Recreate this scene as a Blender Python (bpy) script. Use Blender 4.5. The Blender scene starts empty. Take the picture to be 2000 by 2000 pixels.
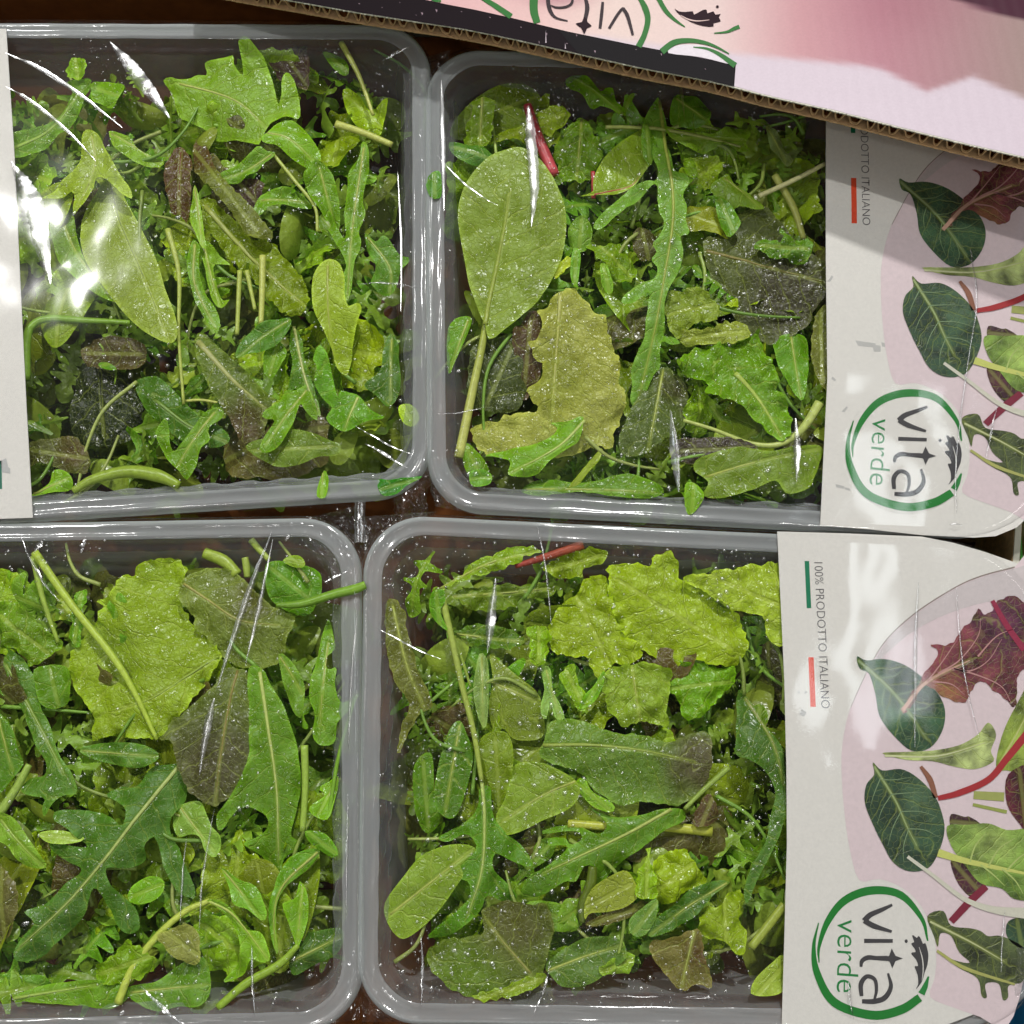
import bpy, math, random
import numpy as np
from mathutils import Vector, Matrix, noise
from mathutils.geometry import delaunay_2d_cdt

random.seed(7)
rng = np.random.default_rng(7)
SC = bpy.context.scene
COL = SC.collection

# ------------------------------------------------------------------ camera
FPX = 2400.0                       # focal length in photograph pixels (2000 px frame)
PITCH = math.atan(0.205)
DIST = 0.48
CAM = np.array([0.0, -DIST * math.sin(PITCH), DIST * math.cos(PITCH)])
cd = bpy.data.cameras.new('camera')
cam = bpy.data.objects.new('camera', cd)
COL.objects.link(cam)
cam.location = CAM
cam.rotation_euler = (PITCH, 0, 0)
cd.sensor_fit = 'HORIZONTAL'
cd.angle = 2 * math.atan(1000.0 / FPX)
cd.clip_start = 0.01
cd.clip_end = 50
SC.camera = cam

# ------------------------------------------------------------------ picture -> place
CP, SP = math.cos(PITCH), math.sin(PITCH)
def ray(px, py):
    x, y, z = (px - 1000.0) / FPX, (1000.0 - py) / FPX, -1.0
    return np.array([x, y * CP - z * SP, y * SP + z * CP])
def W(px, py, z=0.0):
    d = ray(px, py)
    t = (z - CAM[2]) / d[2]
    return CAM + d * t
def WP(px, py, p0, n):
    d = ray(px, py)
    t = np.dot(np.asarray(p0) - CAM, n) / np.dot(d, n)
    return CAM + d * t

# ------------------------------------------------------------------ light
world = bpy.data.worlds.new('World')
SC.world = world
world.use_nodes = True
bg = world.node_tree.nodes['Background']
bg.inputs[0].default_value = (1.0, 0.97, 0.93, 1)
bg.inputs[1].default_value = 0.025

def lamp(name, loc, target, size, power, color=(1, 0.99, 0.965), shape='DISK', size_y=None):
    ld = bpy.data.lights.new(name, 'AREA')
    ld.shape = shape
    ld.size = size
    if size_y:
        ld.size_y = size_y
    ld.energy = power
    ld.color = color
    o = bpy.data.objects.new(name, ld)
    COL.objects.link(o)
    o.location = loc
    d = Vector(target) - Vector(loc)
    o.rotation_euler = d.to_track_quat('-Z', 'Y').to_euler()
    return o

def mirror(px, py, h):
    """ceiling point whose reflection in the film is seen at this place of the picture"""
    q = W(px, py, 0.003)
    d = q - CAM
    return tuple(q + np.array([d[0], d[1], -d[2]]) * ((h - q[2]) / -d[2]))
LAMPS = [mirror(72, 455, 2.0), (0.62, -1.05, 2.0), (-0.62, -1.1, 2.0), (0.35, 2.0, 2.1)]
for sx in (-1.5, 1.5):      # unseen tube lights either side, added so the creases catch bright streaks
    lamp('tube_light', (sx, 0.1, 2.0), (sx * 0.6, 0.1, 0), 0.06, 4.2, shape='RECTANGLE', size_y=2.2).rotation_euler = (0, -0.5 * (1 if sx < 0 else -1), 0)
    LAMPS += [(sx, yy, 2.0) for yy in (-0.8, -0.5, -0.2, 0.1, 0.4, 0.7, 1.0)]
lamp('ceiling_spot', LAMPS[0], (0, 0, 0), 0.06, 16)
lamp('ceiling_spot', LAMPS[1], (0, 0, 0), 0.12, 2.5)
lamp('ceiling_spot', LAMPS[2], (0, 0, 0), 0.12, 2.5)
lamp('ceiling_spot', LAMPS[3], (0, 0, 0), 0.14, 42)
ta, tb = Vector(mirror(1735, 800, 2.0)), Vector(mirror(1690, 1420, 2.0))
tube_lamp = lamp('tube_light', (ta + tb) / 2, (0, 0, 0), 0.10, 1.3, (0.90, 0.97, 1.0), 'RECTANGLE', (ta - tb).length)
tube_lamp.rotation_euler = (0, 0, math.atan2((tb - ta).y, (tb - ta).x) - math.pi / 2)
LAMPS += [tuple(ta), tuple((ta + tb) / 2), tuple(tb)]
lamp('fill_panel', (0.0, -1.5, 2.3), (0, 0, 0), 1.4, 3, shape='RECTANGLE', size_y=0.7)  # unseen area light, added only as fill

SC.view_settings.view_transform = 'Standard'
SC.view_settings.look = 'None'
SC.view_settings.exposure = 0.21
SC.view_settings.gamma = 1.0
SC.view_settings.use_curve_mapping = False
cy = SC.cycles
cy.use_denoising = True
cy.use_adaptive_sampling = True
cy.adaptive_threshold = 0.04
cy.max_bounces = 6
cy.diffuse_bounces = 3
cy.glossy_bounces = 2
cy.transmission_bounces = 4
cy.transparent_max_bounces = 16
cy.sample_clamp_indirect = 4.0
cy.sample_clamp_direct = 0.0
cy.caustics_reflective = False
cy.caustics_refractive = False
cy.blur_glossy = 0.5

# frames: how enlarged crops of the photograph map to its pixels (x0, y0, scale)
FR = {'A': (0, 0, 1.84), 'B': (800, 50, 1.932), 'C': (0, 950, 1.84), 'D': (680, 950, 1.84),
      'E': (1500, 1000, 1.932), 'F': (1500, 150, 2.034), 'G': (1000, 0, 3.864), 'H': (1500, 0, 3.864),
      'I': (700, 0, 4.83), 'J': (1750, 1750, 7.728), 'K': (600, 880, 4.83), 'S': (0, 0, 1.0), 'L': (600, 1700, 6.44)}
def fr(f, p):
    x0, y0, s = FR[f]
    return (x0 + p[0] / s, y0 + p[1] / s)
def P(s):
    return [tuple(float(v) for v in t.split(',')) for t in s.split()]

def lin(c):
    return tuple((v / 255.0 / 12.92) if v / 255.0 <= 0.04045 else ((v / 255.0 + 0.055) / 1.055) ** 2.4 for v in c)

# ------------------------------------------------------------------ object helpers
def link(name, me, mat=None, parent=None, **props):
    o = bpy.data.objects.new(name, me)
    COL.objects.link(o)
    if mat is not None and me is not None:
        if not me.materials:
            me.materials.append(mat)
    if parent is not None:
        o.parent = parent
    for k, v in props.items():
        o[k] = v
    return o

def mesh_np(name, v, f, smooth=True):
    me = bpy.data.meshes.new(name)
    me.from_pydata([tuple(map(float, p)) for p in v], [], [tuple(int(i) for i in q) for q in f])
    if smooth:
        me.polygons.foreach_set('use_smooth', np.ones(len(me.polygons), dtype=bool))
    me.update()
    return me

def smooth_line(pts, n=6, closed=False):
    """Catmull-Rom through pts (any dimension)."""
    p = np.asarray(pts, float)
    m = len(p)
    if m < 3 and not closed:
        t = np.linspace(0, 1, n + 1)[:, None]
        return p[0] * (1 - t) + p[-1] * t
    out = []
    segs = m if closed else m - 1
    for i in range(segs):
        if closed:
            p0, p1, p2, p3 = p[(i - 1) % m], p[i], p[(i + 1) % m], p[(i + 2) % m]
        else:
            p1, p2 = p[i], p[i + 1]
            p0 = p[i - 1] if i > 0 else 2 * p1 - p2
            p3 = p[i + 2] if i + 2 < m else 2 * p2 - p1
        for k in range(n):
            t = k / n
            out.append(0.5 * ((2 * p1) + (-p0 + p2) * t + (2 * p0 - 5 * p1 + 4 * p2 - p3) * t * t + (-p0 + 3 * p1 - 3 * p2 + p3) * t ** 3))
    if not closed:
        out.append(p[-1])
    return np.array(out)

def tube(pts, rad, sides=8, flat=1.0, cap=True):
    """tapered tube along pts (n,3); rad list; returns verts, faces"""
    p = np.asarray(pts, float)
    n = len(p)
    r = np.interp(np.linspace(0, 1, n), np.linspace(0, 1, len(rad)), rad)
    tan = np.gradient(p, axis=0)
    tan /= np.linalg.norm(tan, axis=1)[:, None] + 1e-12
    up = np.array([0, 0, 1.0])
    v, f = [], []
    for i in range(n):
        side = np.cross(tan[i], up)
        if np.linalg.norm(side) < 1e-4:
            side = np.array([1.0, 0, 0])
        side /= np.linalg.norm(side)
        nn = np.cross(side, tan[i])
        for k in range(sides):
            a = 2 * math.pi * k / sides
            v.append(p[i] + r[i] * (math.cos(a) * side + flat * math.sin(a) * nn))
    for i in range(n - 1):
        for k in range(sides):
            a, b = i * sides + k, i * sides + (k + 1) % sides
            f.append((a, b, b + sides, a + sides))
    if cap:
        f.append(tuple(range(sides - 1, -1, -1)))
        f.append(tuple((n - 1) * sides + k for k in range(sides)))
    return np.array(v), f

# ------------------------------------------------------------------ materials
def new_mat(name):
    m = bpy.data.materials.new(name)
    m.use_nodes = True
    nt = m.node_tree
    nt.nodes.clear()
    out = nt.nodes.new('ShaderNodeOutputMaterial')
    return m, nt, out
def N(nt, t, **kw):
    n = nt.nodes.new(t)
    for k, v in kw.items():
        if k.startswith('i_'):
            key = k[2:]
            key = int(key) if key.isdigit() else key.replace('_', ' ')
            n.inputs[key].default_value = v
        else:
            setattr(n, k, v)
    return n
def math_(nt, op, a=None, b=None, c=None):
    n = nt.nodes.new('ShaderNodeMath')
    n.operation = op
    for i, x in enumerate((a, b, c)):
        if x is None:
            continue
        if isinstance(x, (int, float)):
            n.inputs[i].default_value = x
        else:
            nt.links.new(x, n.inputs[i])
    return n.outputs[0]
def ramp01(nt, x, a, b, c=0.0, d=1.0, smooth=True):
    n = nt.nodes.new('ShaderNodeMapRange')
    n.interpolation_type = 'SMOOTHSTEP' if smooth else 'LINEAR'
    nt.links.new(x, n.inputs[0])
    for i, v in zip((1, 2, 3, 4), (a, b, c, d)):
        n.inputs[i].default_value = v
    return n.outputs[0]
def mixc(nt, fac, a, b, mode='MIX'):
    n = nt.nodes.new('ShaderNodeMix')
    n.data_type = 'RGBA'
    n.blend_type = mode
    for s, x in ((n.inputs[0], fac), (n.inputs[6], a), (n.inputs[7], b)):
        if isinstance(x, (int, float)):
            s.default_value = x
        elif isinstance(x, tuple):
            s.default_value = x if len(x) == 4 else x + (1.0,)
        else:
            nt.links.new(x, s)
    return n.outputs[2]

def leaf_mat(name, vein=0.4, blister=0.0, spacing=0.0065, rough=0.4, slant=0.75, mott=(0.86, 1.16), mscale=170.0):
    m, nt, out = new_mat(name)
    L = nt.links.new
    col = N(nt, 'ShaderNodeAttribute', attribute_name='Col')
    info = N(nt, 'ShaderNodeObjectInfo')
    geo = N(nt, 'ShaderNodeTexCoord')
    uv = N(nt, 'ShaderNodeSeparateXYZ')
    L(geo.outputs['UV'], uv.inputs[0])
    nz = N(nt, 'ShaderNodeTexNoise', i_Scale=mscale, i_Detail=3.0)
    L(geo.outputs['Object'], nz.inputs['Vector'])
    fine = N(nt, 'ShaderNodeTexNoise', i_Scale=1100.0, i_Detail=2.0)
    L(geo.outputs['Object'], fine.inputs['Vector'])
    av = math_(nt, 'ABSOLUTE', uv.outputs[1])
    wob = math_(nt, 'MULTIPLY', math_(nt, 'SUBTRACT', nz.outputs[0], 0.5), 0.006)
    ph = math_(nt, 'ADD', math_(nt, 'SUBTRACT', uv.outputs[0], math_(nt, 'MULTIPLY', av, slant)), wob)
    ph = math_(nt, 'DIVIDE', ph, spacing)
    sgn = math_(nt, 'MULTIPLY', math_(nt, 'SIGN', uv.outputs[1]), 0.23)
    pp = math_(nt, 'PINGPONG', math_(nt, 'ADD', ph, sgn), 0.5)
    v1 = ramp01(nt, pp, 0.0, 0.07, 1.0, 0.0)
    vor = N(nt, 'ShaderNodeTexVoronoi', feature='DISTANCE_TO_EDGE', i_Scale=420.0)
    L(geo.outputs['Object'], vor.inputs['Vector'])
    v2 = ramp01(nt, vor.outputs['Distance'], 0.0, 0.09, 0.45, 0.0)
    vm = math_(nt, 'MAXIMUM', v1, v2)
    rib = ramp01(nt, av, 0.0004, 0.0013, 1.0, 0.0)
    vm = math_(nt, 'MULTIPLY', math_(nt, 'MAXIMUM', vm, rib), vein)
    base = mixc(nt, 1.0, col.outputs['Color'], info.outputs['Color'], 'MULTIPLY')
    mot = N(nt, 'ShaderNodeMapRange', i_3=mott[0], i_4=mott[1])
    L(nz.outputs[0], mot.inputs[0])
    mot.inputs[1].default_value = 0.3
    mot.inputs[2].default_value = 0.7
    g = N(nt, 'ShaderNodeCombineColor')
    for i in range(3):
        L(mot.outputs[0], g.inputs[i])
    base = mixc(nt, 1.0, base, g.outputs[0], 'MULTIPLY')
    light = mixc(nt, 0.62, base, lin((196, 212, 96)))
    base = mixc(nt, vm, base, light)
    # bump
    h = math_(nt, 'MULTIPLY', vm, -1.3)
    h = math_(nt, 'ADD', h, math_(nt, 'MULTIPLY', fine.outputs[0], 0.25))
    bl = N(nt, 'ShaderNodeTexNoise', i_Scale=430.0, i_Detail=1.0)
    L(geo.outputs['Object'], bl.inputs['Vector'])
    h = math_(nt, 'ADD', h, math_(nt, 'MULTIPLY', bl.outputs[0], 0.5 + 3.0 * blister))
    bump = N(nt, 'ShaderNodeBump', i_Strength=0.58, i_Distance=0.0008)
    L(h, bump.inputs['Height'])
    bs = N(nt, 'ShaderNodeBsdfPrincipled', i_Roughness=rough)
    bs.inputs['Specular IOR Level'].default_value = 0.5
    L(base, bs.inputs['Base Color'])
    L(ramp01(nt, nz.outputs[0], 0.35, 0.65, rough - 0.10, rough + 0.18), bs.inputs['Roughness'])
    L(bump.outputs[0], bs.inputs['Normal'])
    tr = N(nt, 'ShaderNodeBsdfTranslucent')
    tcol = mixc(nt, 1.0, base, (1.15, 1.2, 0.55), 'MULTIPLY')
    L(tcol, tr.inputs['Color'])
    L(bump.outputs[0], tr.inputs['Normal'])
    mx = N(nt, 'ShaderNodeMixShader', i_0=0.15)
    L(bs.outputs[0], mx.inputs[1])
    L(tr.outputs[0], mx.inputs[2])
    L(mx.outputs[0], out.inputs[0])
    return m

def plain_mat(name, c, rough=0.6, spec=0.4, noise_amt=0.08, nscale=300.0, bump=0.0, vcol=False, transl=0.0, wave=False):
    m, nt, out = new_mat(name)
    L = nt.links.new
    geo = N(nt, 'ShaderNodeTexCoord')
    nz = N(nt, 'ShaderNodeTexNoise', i_Scale=nscale, i_Detail=4.0)
    L(geo.outputs['Object'], nz.inputs['Vector'])
    if vcol:
        a = N(nt, 'ShaderNodeAttribute', attribute_name='Col')
        base = a.outputs['Color']
    else:
        r = N(nt, 'ShaderNodeRGB')
        r.outputs[0].default_value = tuple(c) + (1,)
        base = r.outputs[0]
    mr = N(nt, 'ShaderNodeMapRange', i_1=0.3, i_2=0.7, i_3=1 - noise_amt, i_4=1 + noise_amt)
    L(nz.outputs[0], mr.inputs[0])
    g = N(nt, 'ShaderNodeCombineColor')
    for i in range(3):
        L(mr.outputs[0], g.inputs[i])
    base = mixc(nt, 1.0, base, g.outputs[0], 'MULTIPLY')
    bs = N(nt, 'ShaderNodeBsdfPrincipled', i_Roughness=rough)
    bs.inputs['Specular IOR Level'].default_value = spec
    L(base, bs.inputs['Base Color'])
    if wave:
        wv = N(nt, 'ShaderNodeTexWave', i_Scale=60.0, i_Distortion=0.6)
        L(geo.outputs['Object'], wv.inputs['Vector'])
        bw = N(nt, 'ShaderNodeBump', i_Strength=0.05, i_Distance=0.0006)
        L(wv.outputs['Fac'], bw.inputs['Height'])
        L(bw.outputs[0], bs.inputs['Normal'])
    elif bump > 0:
        b = N(nt, 'ShaderNodeBump', i_Strength=bump, i_Distance=0.0006)
        L(nz.outputs[0], b.inputs['Height'])
        L(b.outputs[0], bs.inputs['Normal'])
    if transl > 0:
        tr = N(nt, 'ShaderNodeBsdfTranslucent')
        L(base, tr.inputs['Color'])
        mx = N(nt, 'ShaderNodeMixShader', i_0=transl)
        L(bs.outputs[0], mx.inputs[1])
        L(tr.outputs[0], mx.inputs[2])
        L(mx.outputs[0], out.inputs[0])
    else:
        L(bs.outputs[0], out.inputs[0])
    return m

def film_mat(name, refl=1.0, base_refl=0.0, rough=0.07, fog=0.008, wave=0.075, wscale=30.0):
    m, nt, out = new_mat(name)
    L = nt.links.new
    geo = N(nt, 'ShaderNodeTexCoord')
    n1 = N(nt, 'ShaderNodeTexNoise', i_Scale=wscale, i_Detail=2.0)
    L(geo.outputs['Object'], n1.inputs['Vector'])
    b = N(nt, 'ShaderNodeBump', i_Strength=wave, i_Distance=0.002)
    L(n1.outputs[0], b.inputs['Height'])
    fz = N(nt, 'ShaderNodeFresnel', i_IOR=1.45)
    L(b.outputs[0], fz.inputs['Normal'])
    gm = N(nt, 'ShaderNodeNewGeometry')
    L(math_(nt, 'ADD', 1.45, math_(nt, 'MULTIPLY', gm.outputs['Backfacing'], 1 / 1.45 - 1.45)), fz.inputs['IOR'])
    fac = math_(nt, 'ADD', math_(nt, 'MULTIPLY', fz.outputs[0], refl), base_refl)
    tp = N(nt, 'ShaderNodeBsdfTransparent', i_0=(0.985, 0.985, 0.985, 1))
    gl = N(nt, 'ShaderNodeBsdfGlossy', i_Roughness=rough)
    gl.inputs['Color'].default_value = (1, 1, 1, 1)
    L(b.outputs[0], gl.inputs['Normal'])
    df = N(nt, 'ShaderNodeBsdfDiffuse')
    df.inputs['Color'].default_value = (0.85, 0.87, 0.88, 1)
    n2 = N(nt, 'ShaderNodeTexNoise', i_Scale=26.0, i_Detail=3.0)
    L(geo.outputs['Object'], n2.inputs['Vector'])
    n3 = N(nt, 'ShaderNodeTexNoise', i_Scale=1600.0, i_Detail=1.0)
    L(geo.outputs['Object'], n3.inputs['Vector'])
    fg = math_(nt, 'MULTIPLY', ramp01(nt, n2.outputs[0], 0.42, 0.66, 0.15, 1.0), fog)
    fg = math_(nt, 'MULTIPLY', fg, ramp01(nt, n3.outputs[0], 0.35, 0.65, 0.4, 1.6))
    m1 = N(nt, 'ShaderNodeMixShader')
    L(fg, m1.inputs[0])
    L(tp.outputs[0], m1.inputs[1])
    L(df.outputs[0], m1.inputs[2])
    m2 = N(nt, 'ShaderNodeMixShader')
    L(fac, m2.inputs[0])
    L(m1.outputs[0], m2.inputs[1])
    L(gl.outputs[0], m2.inputs[2])
    L(m2.outputs[0], out.inputs[0])
    return m

def tray_mat(name, lo, hi):
    m, nt, out = new_mat(name)
    L = nt.links.new
    geo = N(nt, 'ShaderNodeTexCoord')
    n1 = N(nt, 'ShaderNodeTexNoise', i_Scale=240.0, i_Detail=2.0)
    L(geo.outputs['Object'], n1.inputs['Vector'])
    b = N(nt, 'ShaderNodeBump', i_Strength=0.12, i_Distance=0.0006)
    L(n1.outputs[0], b.inputs['Height'])
    bs = N(nt, 'ShaderNodeBsdfPrincipled', i_Roughness=0.11)
    bs.inputs['Base Color'].default_value = (0.82, 0.86, 0.87, 1)
    bs.inputs['Specular IOR Level'].default_value = 1.0
    L(b.outputs[0], bs.inputs['Normal'])
    tr = N(nt, 'ShaderNodeBsdfTranslucent')
    tr.inputs['Color'].default_value = (0.82, 0.86, 0.87, 1)
    m1 = N(nt, 'ShaderNodeMixShader', i_0=0.3)
    L(bs.outputs[0], m1.inputs[1])
    L(tr.outputs[0], m1.inputs[2])
    tp = N(nt, 'ShaderNodeBsdfTransparent', i_0=(0.93, 0.94, 0.95, 1))
    lw = N(nt, 'ShaderNodeLayerWeight', i_Blend=0.35)
    fac = ramp01(nt, lw.outputs['Facing'], 0.0, 1.0, lo, hi, False)
    m2 = N(nt, 'ShaderNodeMixShader')
    L(fac, m2.inputs[0])
    L(tp.outputs[0], m2.inputs[1])
    L(m1.outputs[0], m2.inputs[2])
    L(m2.outputs[0], out.inputs[0])
    return m

M = {
    'rk': leaf_mat('rocket_leaf', 0.42, 0.10, 0.008, 0.30),
    'sp': leaf_mat('spinach_leaf', 0.52, 0.12, 0.011, 0.28),
    'lt': leaf_mat('lettuce_leaf', 0.6, 0.45, 0.0085, 0.26),
    'rl': leaf_mat('red_lettuce_leaf', 0.45, 0.4, 0.009, 0.28),
    'st': plain_mat('leaf_stem', (0, 0, 0), 0.35, 0.5, 0.15, 500, 0.25, True, 0.15),
    'tray': tray_mat('frosted_plastic', 0.43, 0.95),
    'body': tray_mat('clear_plastic', 0.09, 0.55),
    'film': film_mat('cling_film'),
    'crease': film_mat('folded_film', 2.2, 0.34, 0.24, 0.02, 0.03, 60),
    'fold': film_mat('crumpled_film', 2.2, 0.04, 0.16, 0.06, 0.3, 130),
    'drop': film_mat('water_drop', 2.0, 0.20, 0.24, 0.0, 0.0),
    'card': plain_mat('label_card', lin((224, 221, 214)), 0.5, 0.4, 0.035, 900, 0.06),
    'print': plain_mat('printed_ink', (0, 0, 0), 0.45, 0.4, 0.04, 700, 0.0, True),
    'dull': plain_mat('flap_ink', (0, 0, 0), 0.6, 0.15, 0.04, 700, 0.0, True),
    'kraft': plain_mat('kraft_shaded', lin((104, 58, 22)), 0.8, 0.2, 0.16, 160, 0.3),  # darker copy of the board, for its shaded parts
    'kraftl': plain_mat('kraft_lit', lin((214, 176, 130)), 0.8, 0.2, 0.18, 400, 0.3),  # paler copy of the board, for its lit side panel and edges
    'flap': plain_mat('coated_board_print', (0, 0, 0), 0.42, 0.45, 0.03, 900, 0.05, True, 0.0, True),
    'blue': plain_mat('blue_plastic', lin((10, 84, 122)), 0.3, 0.5, 0.05, 100, 0.03),
    'green': plain_mat('green_printed_board', lin((60, 160, 20)), 0.45, 0.4, 0.05, 100, 0.03),
    'pale': plain_mat('pale_green_board', lin((180, 200, 150)), 0.45, 0.4, 0.05, 100, 0.03),
    'white': plain_mat('white_liner', lin((225, 222, 205)), 0.6, 0.3, 0.05, 300, 0.05),
}
def set_col(me, cols):
    a = me.color_attributes.new('Col', 'FLOAT_COLOR', 'POINT')
    c = np.ones((len(me.vertices), 4), np.float32)
    c[:, :3] = cols
    a.data.foreach_set('color', c.ravel())

# ------------------------------------------------------------------ leaf builder
def seg_dist(q, line):
    """distance of points q (n,2) to polyline (m,2): dist, along, sign"""
    best = np.full(len(q), 1e9)
    al = np.zeros(len(q))
    sg = np.ones(len(q))
    s0 = 0.0
    for i in range(len(line) - 1):
        a, b = line[i], line[i + 1]
        ab = b - a
        l2 = max(ab @ ab, 1e-16)
        t = np.clip(((q - a) @ ab) / l2, 0, 1)
        d = q - (a + t[:, None] * ab)
        dd = np.sqrt((d * d).sum(1))
        k = dd < best
        best[k] = dd[k]
        al[k] = s0 + t[k] * math.sqrt(l2)
        cr = ab[0] * (q[:, 1] - a[1]) - ab[1] * (q[:, 0] - a[0])
        sg[k] = np.where(cr[k] >= 0, 1, -1)
        s0 += math.sqrt(l2)
    return best, al, sg
def inside(q, poly):
    x, y = q[:, 0], q[:, 1]
    c = np.zeros(len(q), bool)
    n = len(poly)
    j = n - 1
    for i in range(n):
        xi, yi = poly[i]
        xj, yj = poly[j]
        cond = ((yi > y) != (yj > y)) & (x < (xj - xi) * (y - yi) / (yj - yi + 1e-15) + xi)
        c ^= cond
        j = i
    return c
def noise_arr(q, f, seed, octv=2):
    out = np.empty(len(q))
    for i, p in enumerate(q):
        v = Vector((p[0] * f + seed * 3.17, p[1] * f - seed * 1.73, seed * 7.7))
        out[i] = noise.noise(v) + (0.5 * noise.noise(v * 2.1) if octv > 1 else 0)
    return out

KIND = {  # frill (outline teeth, m), ruffle, blister amplitude, fold, grid factor
    'rk': dict(teeth=0.00016, ruf=0.0034, bl=0.0005, fold=(-0.5, 0.16), g=20),
    'sp': dict(teeth=0.00006, ruf=0.0012, bl=0.0007, fold=(-0.22, 0.06), g=22),
    'lt': dict(teeth=0.0014, ruf=0.0046, bl=0.0011, fold=(-0.22, 0.08), g=27),
    'rl': dict(teeth=0.0008, ruf=0.0028, bl=0.0009, fold=(-0.24, 0.08), g=24),
    'rp': dict(teeth=0.0011, ruf=0.0, bl=0.0, fold=(0, 0), g=14),
    'pr': dict(teeth=0.0, ruf=0.0, bl=0.0, fold=(0, 0), g=9),
}
ZCAP = 0.0012
GAIN = (1.70, 1.56, 0.27)
GAIN_RED = (1.10, 1.22, 0.72)
def build_leaf(poly, rib, kind, col, seed, tint=None, res=1.0, tilt=0.0, cap=None):
    """poly, rib: local metres. returns mesh, zfun"""
    K = KIND[kind]
    rnd = random.Random(seed)
    o = smooth_line(poly, 4 if res >= 1 else 2, True)
    if K['teeth'] > 0 and res >= 0.9:
        step = 0.0011 if kind in ('lt', 'rl', 'rp') else 0.0016
        L = np.r_[0, np.cumsum(np.linalg.norm(np.diff(np.vstack([o, o[:1]]), axis=0), axis=1))]
        nn = max(24, int(L[-1] / step))
        s = np.linspace(0, L[-1], nn, endpoint=False)
        oc = np.vstack([o, o[:1]])
        o = np.c_[np.interp(s, L, oc[:, 0]), np.interp(s, L, oc[:, 1])]
        tg = np.roll(o, -1, 0) - np.roll(o, 1, 0)
        tg /= np.linalg.norm(tg, axis=1)[:, None] + 1e-12
        nrm = np.c_[tg[:, 1], -tg[:, 0]]
        amp = K['teeth'] * np.array([noise.noise(Vector((ss * 420, seed * 1.3, 0))) + 0.7 * noise.noise(Vector((ss * 160, seed * 2.3, 4))) for ss in s])
        o = o + nrm * amp[:, None]
    lo, hi = o.min(0), o.max(0)
    area = 0.5 * abs(np.dot(o[:, 0], np.roll(o[:, 1], 1)) - np.dot(o[:, 1], np.roll(o[:, 0], 1)))
    h = min(max(math.sqrt(area) / (K['g'] * res), 0.0007), 0.004)
    gx, gy = np.arange(lo[0], hi[0], h), np.arange(lo[1], hi[1], h * 0.866)
    g = np.array([(x + (h / 2 if j % 2 else 0), y) for j, y in enumerate(gy) for x in gx]) if len(gx) and len(gy) else np.zeros((0, 2))
    if len(g):
        g = g[inside(g, o)]
    if len(g):
        e, _, _ = seg_dist(g, np.vstack([o, o[:1]]))
        g = g[e > 0.5 * h]
    allp = np.vstack([o, g]) if len(g) else o
    n = len(o)
    vs, es, fs, *_ = delaunay_2d_cdt([Vector(p) for p in allp], [(i, (i + 1) % n) for i in range(n)], [list(range(n))], 1, 1e-7)
    q = np.array([(v.x, v.y) for v in vs])
    if rib is None:
        c = q - q.mean(0)
        w, ev = np.linalg.eigh(c.T @ c)
        a = ev[:, 1]
        pr = c @ a
        rib = [q.mean(0) + a * pr.min() * 0.8, q.mean(0) + a * pr.max() * 0.8]
    rl = smooth_line(rib, 6)
    rlen = np.linalg.norm(np.diff(rl, axis=0), axis=1).sum() + 1e-6
    k = rnd.uniform(*K['fold'])
    bend = rnd.uniform(-0.5, 1) * 0.34
    ta, tb = rnd.uniform(-1, 1) * tilt, rnd.uniform(-1, 1) * tilt
    wmax = 0.012
    def zf(p, d, s, e):
        t = s / rlen - 0.5
        z = k * np.minimum(d, wmax) * (0.6 + 0.4 * np.minimum(d, wmax) / wmax)
        z = z - bend * rlen * (t * t - 0.08)
        z = z + ta * p[:, 0] + tb * p[:, 1]
        if K['ruf'] > 0:
            edge = np.clip(1 - e / 0.007, 0, 1)
            z = z + K['ruf'] * noise_arr(p, 150 if kind != 'lt' else 190, seed, 1) * edge * np.clip(d / 0.004, 0, 1)
            z = z + K['bl'] * noise_arr(p, 260 if kind == 'lt' else 150, seed + 5, 1)
        if kind == 'lt':
            z = z + 0.0018 * noise_arr(p, 85, seed + 7, 1)
        return z
    d, s, sg = seg_dist(q, rl)
    e, _, _ = seg_dist(q, np.vstack([o, o[:1]]))
    z = zf(q, d, s, e)
    if cap is not None:
        z = np.where(z > cap, cap - 0.0004 * np.tanh((z - cap) / 0.001), z)
    me = mesh_np(kind, np.c_[q, z], fs)
    c = np.tile(np.array(lin(col)), (len(q), 1))
    gain = np.array([1.0, 1.0, 1.0]) if kind in ('pr', 'rp') else np.array(GAIN_RED) if kind == 'rl' else np.array(GAIN) * (np.array([0.88, 0.98, 1.1]) if kind == 'rk' else 1.0)
    if kind in ('rk', 'sp', 'lt'):
        gain = gain * np.array([1, 1, 1 + 2.2 * min(1, max(0, (col[2] - 44) / 36.0))])
    if tint:
        for (tc, cx, cy_, r, soft) in tint:
            dd = np.sqrt((q[:, 0] - cx) ** 2 + (q[:, 1] - cy_) ** 2) + 0.004 * noise_arr(q, 160, seed + 9, 2)
            m = np.clip((r + soft - dd) / (2 * soft + 1e-6), 0, 1)
            m = m * m * (3 - 2 * m)
            c = c * (1 - m[:, None]) + np.array(lin(tc)) * m[:, None]
    if kind not in ('pr', 'rp'):
        c = c * (1 + 0.45 * np.exp(-e / 0.0004))[:, None]      # thin pale margin
        c = c * (1 + 0.16 * noise_arr(q, 70, seed + 20, 1))[:, None]
    set_col(me, c * gain)
    uvl = me.uv_layers.new(name='UVMap')
    li = np.empty(len(me.loops), np.int32)
    me.loops.foreach_get('vertex_index', li)
    uv = np.c_[s, d * sg][li]
    uvl.data.foreach_set('uv', uv.ravel().astype(np.float32))
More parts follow.
